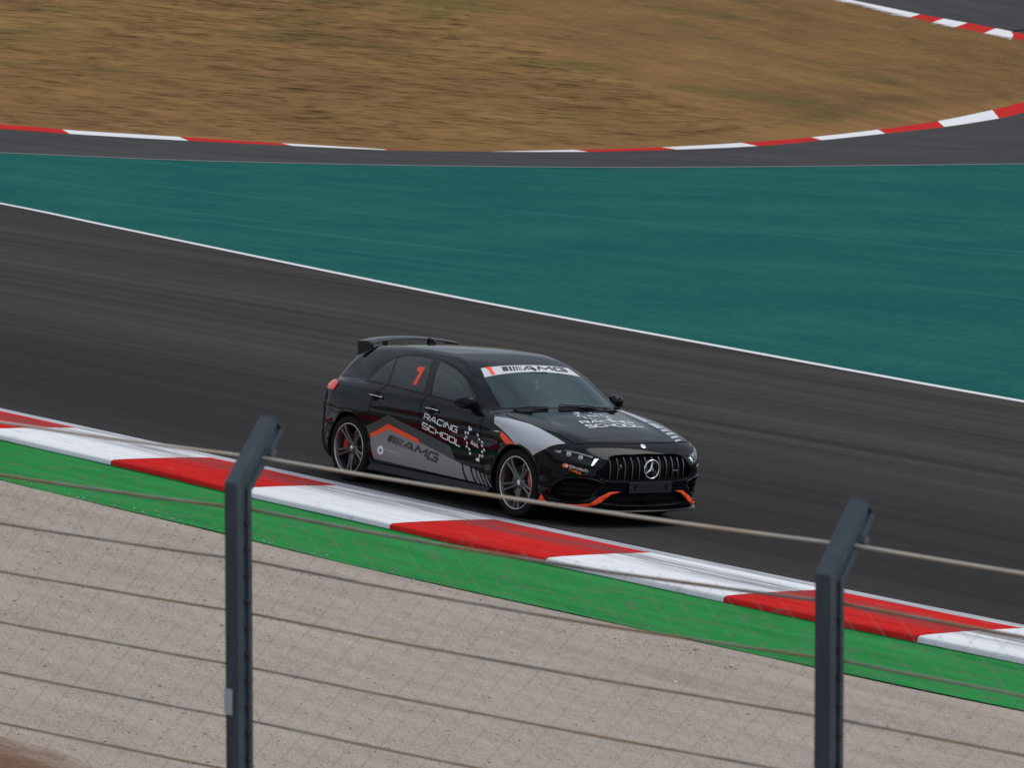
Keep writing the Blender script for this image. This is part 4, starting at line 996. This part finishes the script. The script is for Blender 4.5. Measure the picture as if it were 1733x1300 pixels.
# ---- wheels
def make_wheel():
    root = empty('wheel'); root.parent = car
    MB().lathe_y([(.245, -.105), (.262, -.116), (.300, -.119), (.318, -.108), (.3245, -.085), (.325, 0), (.3245, .085), (.318, .108), (.300, .119), (.262, .116), (.245, .105)], 72).build('tyre', rubber, root, smooth=True)
    rim = MB().lathe_y([(.246, .112), (.236, .104), (.228, .075), (.212, -.02), (.205, -.10), (.246, -.105)], 72).build('rim', rim_metal, root, smooth=True)
    MB().lathe_y([(.247, .106), (.2495, .113), (.2485, .119), (.240, .119), (.2355, .112), (.236, .103)], 72).build('rim_lip', rim_lip, root, smooth=True)
    for q in range(5):
        a0 = -math.pi/2+q*2*math.pi/5
        for off_ in (-1, 1):
            b = MB(); v = []
            for r, da, w_, yo in ((.045, off_*.30, .016, .072), (.11, off_*.150, .0125, .088), (.18, off_*.125, .012, .100), (.238, off_*.150, .018, .106)):
                a = a0+da; d_ = np.array([math.cos(a), 0, math.sin(a)]); p_ = np.array([-math.sin(a), 0, math.cos(a)])
                for s_, y_ in ((-1, yo-.04), (-1, yo-.008), (-.35, yo), (.35, yo), (1, yo-.008), (1, yo-.04)): v.append(d_*r+p_*w_*s_+np.array([0, y_, 0]))
            n = 6; b.add(v, [(i*n+j, (i+1)*n+j, (i+1)*n+(j+1) % n, i*n+(j+1) % n) for i in range(3) for j in range(n)]+[tuple(range(n)), tuple(3*n+j for j in range(n))])
            b.build('spoke', rim_metal, root, smooth=True, auto=35)
    MB().lathe_y([(0, .083), (.030, .083), (.036, .078), (.060, .070), (.072, .045), (.072, .0)], 40).build('hub', rim_metal, root, smooth=True)
    MB().lathe_y([(0, .0855), (.022, .0855), (.025, .082)], 24).build('hub_cap', chrome, root, smooth=True)
    for q in range(5):
        a = math.pi/2+math.pi/5+q*2*math.pi/5; MB().lathe_y([(0, .080), (.008, .080), (.008, .06)], 8, (.052*math.cos(a), 0, .052*math.sin(a))).build('wheel_bolt', dark_chrome, root)
    MB().lathe_y([(.07, .028), (.165, .028), (.165, .0), (.07, .0)], 48).build('brake_disc', disc_metal, root, smooth=True, auto=30)
    return root
def caliper(root, ang):
    b = MB(); v = []
    for a in np.radians(np.linspace(ang-32, ang+32, 10)):
        for r, y in ((.110, -.02), (.110, .052), (.150, .060), (.182, .052), (.182, -.02)): v.append((r*math.cos(a), y, r*math.sin(a)))
    b.add(v, [(i*5+j, (i+1)*5+j, (i+1)*5+(j+1) % 5, i*5+(j+1) % 5) for i in range(9) for j in range(5)]+[tuple(range(5)), tuple(45+j for j in range(5))])
    return b.build('brake_caliper', cal_red, root, smooth=True, auto=35)
w0 = make_wheel(); first = True
for wx in (WX, -WX):
    for sg in (-1, 1):
        w_ = w0 if first else copy_tree(w0, car); first = False
        w_.location = (wx, sg*.758, WZ)
        if sg < 0: w_.rotation_euler = (0, 0, math.pi)
        spin = {(WX, -1): .18, (-WX, -1): -.10}.get((wx, sg), .3)
wheels = [o for o in car.children if o.name.startswith('wheel') and o.type == 'EMPTY']
for o in wheels:
    fwd = o.location.x > 0; right = o.location.y < 0
    ang = 15 if fwd else 165
    caliper(o, 180-ang if right else ang)
    MB().lathe_y([(.20, -.10), (.20, -.02), (.05, -.02), (.05, -.20)], 32).build('hub_carrier', black_hole, o)
# ------------------------------------------------------------------ driver in the left-hand seat
def skin_body(name, joints, edges, radii, material, parent=None, sub=2):
    me = bpy.data.meshes.new(name); me.from_pydata(joints, edges, []); me.update()
    o = bpy.data.objects.new(name, me); COL.objects.link(o)
    if parent: o.parent = parent
    m = o.modifiers.new('skin', 'SKIN'); m.use_smooth_shade = True
    if not me.skin_vertices: me.skin_vertices.new()
    for sv, r in zip(me.skin_vertices[0].data, radii): sv.radius = (r, r)
    me.skin_vertices[0].data[0].use_root = True
    q = o.modifiers.new('subdivision', 'SUBSURF'); q.levels = sub; q.render_levels = sub
    me.materials.append(material); return o
suit = mat('dark_race_suit', (.020, .021, .026), .8); skin_m = mat('skin', (.42, .24, .17), .5); visor = mat('visor', (.012, .014, .018), .08, coat=1)
J, E_, R_j = [], [], []
def jn(p, r, par=None):
    J.append(p); R_j.append(r)
    if par is not None: E_.append((par, len(J)-1))
    return len(J)-1
DY = .37
pel = jn((-.22, DY, .62), .15); bel = jn((-.29, DY, .74), .145, pel); che = jn((-.33, DY, .88), .155, bel); nk = jn((-.31, DY, .985), .065, che); hd = jn((-.25, DY, 1.07), .075, nk)
for sy in (-1, 1):
    th = jn((-.05, DY+sy*.11, .63), .085, pel); kn_ = jn((.25, DY+sy*.16, .66), .062, th); sh_ = jn((.48, DY+sy*.13, .42), .05, kn_); jn((.58, DY+sy*.13, .40), .04, sh_)
    so = jn((-.36, DY+sy*.18, .93), .068, che); el_ = jn((-.12, DY+sy*.27, .80), .05, so); wr = jn((.20, DY+sy*.20, .86), .034, el_)
person = skin_body('person', J, E_, R_j, suit)
tag(person, 'driver in dark suit and white helmet at the wheel behind the windscreen', 'person')
for sy in (-1, 1):
    H = []; HE = []; HR = []
    def hn(p, r, par=None):
        H.append(p); HR.append(r)
        if par is not None: HE.append((par, len(H)-1))
        return len(H)-1
    w_ = hn((.19, DY+sy*.20, .86), .026); pm = hn((.26, DY+sy*.185, .885), .030, w_)
    for i_, (dy, ln) in enumerate(((-.03, .030), (-.010, .036), (.010, .034), (.028, .027))):
        a_ = hn((.300, DY+sy*(.185+dy), .905-.004*i_), .010, pm); b_ = hn((.300+ln, DY+sy*(.183+dy), .897), .009, a_); hn((.300+ln*.9, DY+sy*(.181+dy), .872), .008, b_)
    t_ = hn((.262, DY+sy*.150, .895), .011, pm); hn((.292, DY+sy*.135, .892), .009, t_)
    skin_body('hand', H, HE, HR, skin_m, person, 1)
# helmet: shell with chin bar, eye port and visor
def helmet_part(name, material, keep, scale=1.0):
    n, m_ = 36, 24; v = []; f = []
    for i in range(m_+1):
        th = math.pi*i/m_
        for j in range(n):
            ph = 2*math.pi*j/n; x, y, z = math.sin(th)*math.cos(ph), math.sin(th)*math.sin(ph), math.cos(th)
            ch = max(0, x)*max(0, -z+.1)*.45
            v.append((-.225+scale*(.148+.03*ch*4)*x*(1+ch*.3), DY+scale*.128*y*(1-.12*max(0, -z)), 1.085+scale*.142*z*(.92 if z < 0 else 1)))
    for i in range(m_):
        for j in range(n):
            th = math.pi*(i+.5)/m_; ph = 2*math.pi*(j+.5)/n; x, y, z = math.sin(th)*math.cos(ph), math.sin(th)*math.sin(ph), math.cos(th)
            if keep(x, y, z): f.append((i*n+j, (i+1)*n+j, (i+1)*n+(j+1) % n, i*n+(j+1) % n))
    o = mesh_obj(name, v, f, material, person, smooth=True); md = o.modifiers.new('thickness', 'SOLIDIFY'); md.thickness = .008; return o
HY = math.radians(22)
port = lambda x, y, z: (x*math.cos(HY)+y*math.sin(HY)) > .52 and .04 < z < .42
helmet_part('helmet', mat('white_helmet', (.85, .86, .88), .25, coat=.5), lambda x, y, z: not port(x, y, z) and z > -.93)
helmet_part('visor', visor, port, 1.015)
# ------------------------------------------------------------------ dry grass lying over the hillside
def grass_mesh():
    nu, nv = 500, 200
    A, B = resample(hill_low, nu), resample(hill_top, nu)
    t = np.arange(nv+1)/nv; G = (A[:, None]+(B-A)[:, None]*t[None, :, None]).reshape(-1, 3); G[:, 2] += HB(G, np.tile(t, nu)); G = G.reshape(nu, nv+1, 3)
    # keep to the part of the slope that faces the circuit
    N = 170000
    u = rng.uniform(0, nu-1.001, N); v = rng.uniform(.012, .985, N); v = np.maximum(v, .012+.10*np.clip((u/nu-.60)/.15, 0, 1)*rng.random(N)**.3)*(nv-.001)
    i, j = u.astype(int), v.astype(int); a, b = (u-i)[:, None], (v-j)[:, None]
    P = (G[i, j]*(1-a)*(1-b)+G[i+1, j]*a*(1-b)+G[i, j+1]*(1-a)*b+G[i+1, j+1]*a*b)
    along = np.array([math.cos(DIRG), math.sin(DIRG), 0]); across = np.array([-math.sin(DIRG), math.cos(DIRG), 0])
    side = (P[:, 0]-32)*.597+(P[:, 1]+24)*.80; P = P[(side > -24) & (side < 30)]
    n = len(P); ang = rng.normal(0, .10, n)+np.where(rng.random(n) < .5, 0, math.pi)
    d = np.cos(ang)[:, None]*along+np.sin(ang)[:, None]*across
    L = rng.uniform(.35, 1.5, n)[:, None]; H = rng.uniform(.002, .014, n)[:, None]; W = rng.uniform(.006, .018, n)[:, None]
    sidev = np.cross(d, [0, 0, 1.])
    up = np.array([0, 0, 1.])
    a_ = P-sidev*W-up*.006; b_ = P+sidev*W-up*.004; c_ = P+d*L*.55+up*H; e_ = P+d*L+up*H*.5
    V = np.stack([a_, b_, c_, e_], 1).reshape(-1, 3); k4 = np.arange(n)*4
    F_ = np.concatenate([np.stack([k4, k4+1, k4+2], 1), np.stack([k4+1, k4+3, k4+2], 1)])
    nz = np.cross(V[F_[:, 1]]-V[F_[:, 0]], V[F_[:, 2]]-V[F_[:, 0]])[:, 2]; F_[nz < 0] = F_[nz < 0][:, ::-1]
    me = bpy.data.meshes.new('dry_grass'); me.vertices.add(len(V)); me.vertices.foreach_set('co', V.ravel())
    me.loops.add(len(F_)*3); me.loops.foreach_set('vertex_index', F_.ravel().astype(np.int32)); me.polygons.add(len(F_)); me.polygons.foreach_set('loop_start', np.arange(len(F_), dtype=np.int32)*3)
    me.update(calc_edges=True)
    at = me.attributes.new('tone', 'FLOAT', 'POINT'); at.data.foreach_set('value', np.repeat(rng.random(n), 4).astype(np.float32))
    m = mat('dry_grass', (.2, .13, .06), .85, spec=.15); k = NT(m)
    an = k.n.new('ShaderNodeAttribute'); an.attribute_name = 'tone'
    n1 = k.noise(k.coord((.16, .20, 1), (0, 0, -DIRG)), 1., 5, .6); n4 = k.noise(k.coord((.13, .13, 1), (0, 0, -DIRG)), 1.0, 5)
    c1 = k.ramp(an.outputs['Fac'], [(.0, (.195, .110, .052)), (.35, (.238, .135, .059)), (.7, (.278, .160, .068)), (1, (.33, .197, .083))])
    c1 = k.mix(.65, c1, k.ramp(n1, [(.3, (.16, .092, .050)), (.7, (.315, .186, .068))]))
    k.color(k.mix(k.math('MULTIPLY', k.maprange(n4, .50, .66), .65), c1, (.112, .094, .034)))
    cx = k.n.new('ShaderNodeCombineXYZ'); cx.inputs[2].default_value = 1; k.l.new(cx.outputs[0], k.b.inputs['Normal'])
    me.materials.append(m); o = bpy.data.objects.new('dry_grass', me); COL.objects.link(o); return o
tag(grass_mesh(), 'straw brown dry grass covering the hillside inside the far bend', 'grass', kind='stuff')

# ------------------------------------------------------------------ loose stones over the gravel trap and spilled on the verge and the bank
def stones():
    n = 15000
    y = -4.2-rng.random(n)**1.0*9.0; x = rng.uniform(-9, 17, n)
    k_ = (x+y*.75*-1 > -60)
    spill = rng.random(n) < .006; y = np.where(spill, -4.3+np.abs(rng.normal(0, .16, n)), y)
    r = rng.uniform(.005, .013, n)*np.where(rng.random(n) < .06, 1.7, 1)
    v0 = np.stack([x, y, np.zeros(n)], 1)
    tt = np.clip((-4.3-y)/7.0, 0, 1)
    z = np.where(y > gv0(x), -.012, -.03+gfun(v0, tt)+.05*tt)
    z = np.where(y < -11.3, .02+(-11.3-y)*.11, z)
    O = np.array([(1, 0, 0), (-1, 0, 0), (0, 1, 0), (0, -1, 0), (0, 0, 1), (0, 0, -.4)], float); T = np.array([(0, 2, 4), (2, 1, 4), (1, 3, 4), (3, 0, 4), (2, 0, 5), (1, 2, 5), (3, 1, 5), (0, 3, 5)])
    a = rng.uniform(0, 2*math.pi, n); c_, s_ = np.cos(a), np.sin(a); sc = np.stack([r*rng.uniform(.8, 1.6, n), r*rng.uniform(.7, 1.2, n), r*rng.uniform(.5, .9, n)], 1)
    V = O[None]*sc[:, None]; V = V+rng.normal(0, .12, V.shape)*r[:, None, None]
    X_ = V[..., 0]*c_[:, None]-V[..., 1]*s_[:, None]; Y_ = V[..., 0]*s_[:, None]+V[..., 1]*c_[:, None]
    V = np.stack([X_+x[:, None], Y_+y[:, None], V[..., 2]+z[:, None]], -1).reshape(-1, 3); F_ = (T[None]+(np.arange(n)*6)[:, None, None]).reshape(-1, 3)
    me = bpy.data.meshes.new('loose_stones'); me.vertices.add(len(V)); me.vertices.foreach_set('co', V.ravel())
    me.loops.add(len(F_)*3); me.loops.foreach_set('vertex_index', F_.ravel().astype(np.int32)); me.polygons.add(len(F_)); me.polygons.foreach_set('loop_start', np.arange(len(F_), dtype=np.int32)*3); me.update(calc_edges=True)
    at = me.attributes.new('tone', 'FLOAT', 'POINT'); at.data.foreach_set('value', np.repeat(rng.random(n), 6).astype(np.float32))
    m = mat('stone', (.4, .34, .3), .9, spec=.1); k = NT(m); an = k.n.new('ShaderNodeAttribute'); an.attribute_name = 'tone'
    k.color(k.ramp(an.outputs['Fac'], [(0, (.30, .25, .215)), (.4, (.42, .35, .30)), (.75, (.52, .44, .37)), (1, (.64, .56, .48))]))
    me.materials.append(m); o = bpy.data.objects.new('loose_stones', me); COL.objects.link(o); return o
gv0 = np.vectorize(gv)
tag(stones(), 'loose beige stones strewn over the gravel trap and its edges', 'stones', kind='stuff')
# ------------------------------------------------------------------ debris fence in front of the camera
fence = empty('cable_fence', (21.54, -16.1, .4))
tag(fence, 'dark grey post and rusty cable fence with cranked tops crossing the foreground', 'fence')
FB = Vector(fence.location)
post_m = mat('post_grey_paint', (.035, .048, .060), .45, spec=.4); k = NT(post_m)
n1 = k.noise(k.coord((6, 6, 1.2)), 3, 5, .6); k.color(k.ramp(n1, [(.3, (.036, .052, .068)), (.6, (.052, .074, .094)), (.8, (.068, .09, .108))]))
edge_m = mat('post_dark_side', (.016, .021, .026), .5)
steel_m = mat('galvanised_clip', (.10, .115, .125), .45, metal=.5)
cable_m = mat('rusty_cable', (.22, .21, .20), .6, metal=.3); k = NT(cable_m)
n1 = k.noise(k.coord((1.5, 1.5, 6)), 1.5, 4, .55); n2 = k.noise(k.coord((30, 30, 60)), 4, 3)
c = k.ramp(n1, [(.36, (.17, .16, .145)), (.46, (.33, .30, .26)), (.54, (.30, .18, .08)), (.66, (.40, .23, .08)), (.74, (.26, .21, .16))])
k.color(k.mix(.25, c, k.ramp(n2, [(.3, .03), (.7, .35)]))); k.b.inputs['Metallic'].default_value = .15
cable_top_m = mat('pale_cable', (.40, .37, .31), .55, metal=.15); k = NT(cable_top_m)
k.color(k.mix(.2, k.ramp(k.noise(k.coord((1.4, 1.4, 6)), 1.4, 4, .55), [(.38, (.56, .53, .48)), (.52, (.68, .62, .51)), (.64, (.62, .44, .23)), (.8, (.58, .52, .42))]), k.ramp(k.noise(k.coord((40, 40, 60)), 4, 3), [(.3, .10), (.7, .60)])))
lean = Vector((-.037, -.049, 1))            # true vertical; the track is cambered
fd = Vector((.967, .254, 0)).normalized(); fp = Vector((-.254, .967, 0)).normalized()      # along the fence, towards the track
p1 = Vector((20.276, -16.397, 2.940)); p2 = Vector((22.632, -15.790, 2.945)); stepv = p2-p1
posts = []
for i in range(-1, 3):
    bend = p1+stepv*i; foot = bend-lean*2.55
    root = empty('fence_post'); root.parent = fence; root.location = foot-FB
    up = lean.normalized(); B_ = bend-foot
    def frame(c, a, b_, w_, d_): return [c+a*sx*w_/2+b_*sy*d_/2 for sx, sy in ((-1, -1), (1, -1), (1, 1), (-1, 1))]
    tip = B_+fp*.176+lean*.207
    armd = (tip-B_).normalized(); arn = (fp-armd*fp.dot(armd)).normalized()
    W_, D_ = .058, .078
    sec = [(-1, -1), (1, -1), (1, -.15), (.62, -.15), (.62, .45), (1, .45), (1, 1), (-1, 1)]      # open rail with a slot down one side
    def ring_(c, a, b_): return [c+a*sx*W_/2+b_*sy*D_/2 for sx, sy in sec]
    mid_n = (fp+arn).normalized()
    V = ring_(Vector((0, 0, 0)), fd, fp)+ring_(B_, fd, mid_n*(1/ max(.5, mid_n.dot(fp))))+ring_(tip, fd, arn)
    n = len(sec); f = [(i_*n+j, (i_+1)*n+j, (i_+1)*n+(j+1) % n, i_*n+(j+1) % n) for i_ in range(2) for j in range(n)]+[tuple(range(n))[::-1], tuple(2*n+j for j in range(n))]
    MB().add(V, f).build('rail', post_m, root, bevel=.003)
    # side plate with the row of hooks
    hk = MB(); z = -.12
    while z > -2.3:
        c_ = B_+lean*z+fd*(W_/2+.003)+fp*.012
        hk = MB(); M_ = Matrix((fd, fp, up)).transposed()
        hk.box(c_, (.010, .020, .012), M_).build('hook', edge_m, root, bevel=.002); z -= .09
    MB().box(tip-armd*.10+fd*(W_/2+.008)+arn*.03, (.022, .022, .026), Matrix((fd, arn, armd)).transposed()).build('cable_clamp', steel_m, root, bevel=.004)
    MB().box(tip+armd*.003, (W_+.001, D_+.001, .006), Matrix((fd, arn, armd)).transposed()).build('end_cap', post_m, root, bevel=.002)
    if i == 0:
        MB().box(B_-lean*.735-fd*(.002)-fp*(D_/2+.0015)+fd*-.012, (.036, .003, .088), Matrix((fd, fp, up)).transposed()).build('reflector_sticker', mat('pale_sticker', (.42, .47, .50), .45), root)
    posts.append((bend, foot+tip, armd, arn))
def cable(offset, r, sag, name, material, wav=0):
    pts = []
    for i in range(-1, 2):
        a, b_ = posts[i+1], posts[i+2]
        for q in range(14):
            t = q/14; pa, pb = offset(a), offset(b_)
            p = pa+(pb-pa)*t; p = p-lean*(sag*4*t*(1-t)); p += lean*wav*math.sin(i*5+q*1.3); pts.append(p-FB)
    pts.append(offset(posts[-1])-FB)
    MB().tube(pts, r, 8).build(name, material, fence, smooth=True)
cable(lambda p: p[0]+(p[1]-p[0])*.52+fd*.04+p[3]*.02, .0054, .012, 'cable', cable_top_m)
for z, r, sg_ in ((-.078, .0058, .020), (-.254, .0046, .018), (-.436, .0043, .010), (-.622, .0041, .008), (-.806, .0041, .006), (-.99, .0042, .006), (-1.17, .0042, .005), (-1.36, .0042, .005)):
    cable(lambda p, z=z: p[0]+lean*z+fp*.048, r, sg_, 'cable', cable_m, .0006)
# chain-link netting hung behind the cables (far too many wires to pick apart)
wire_m = mat('netting_wire', (.30, .28, .255), .7)
V = []; F_ = []
a0 = posts[0][0]; span = (posts[3][0]-posts[0][0]); Lf = span.length; du = span/Lf; pitch = .055; nw = int(Lf/pitch)
zs = np.arange(-.08, -1.9, -pitch); wr = .0007
for w_ in range(nw):
    line_pts = [a0+du*(w_*pitch+(pitch*.5 if ((q+w_) % 2) else -pitch*.5)+pitch*.5)+lean*z+fp*(.058+(.002 if q % 2 else -.002)) for q, z in enumerate(zs)]
    n0 = len(V)
    for p in line_pts:
        p = p-FB; V += [p+du*wr, p-du*wr*.5+fp*wr, p-du*wr*.5-fp*wr]
    for q in range(len(line_pts)-1):
        for j in range(3): F_.append((n0+q*3+j, n0+q*3+(j+1) % 3, n0+(q+1)*3+(j+1) % 3, n0+(q+1)*3+j))
net = mesh_obj('netting', [tuple(v) for v in V], F_, wire_m, fence); net['kind'] = 'stuff'
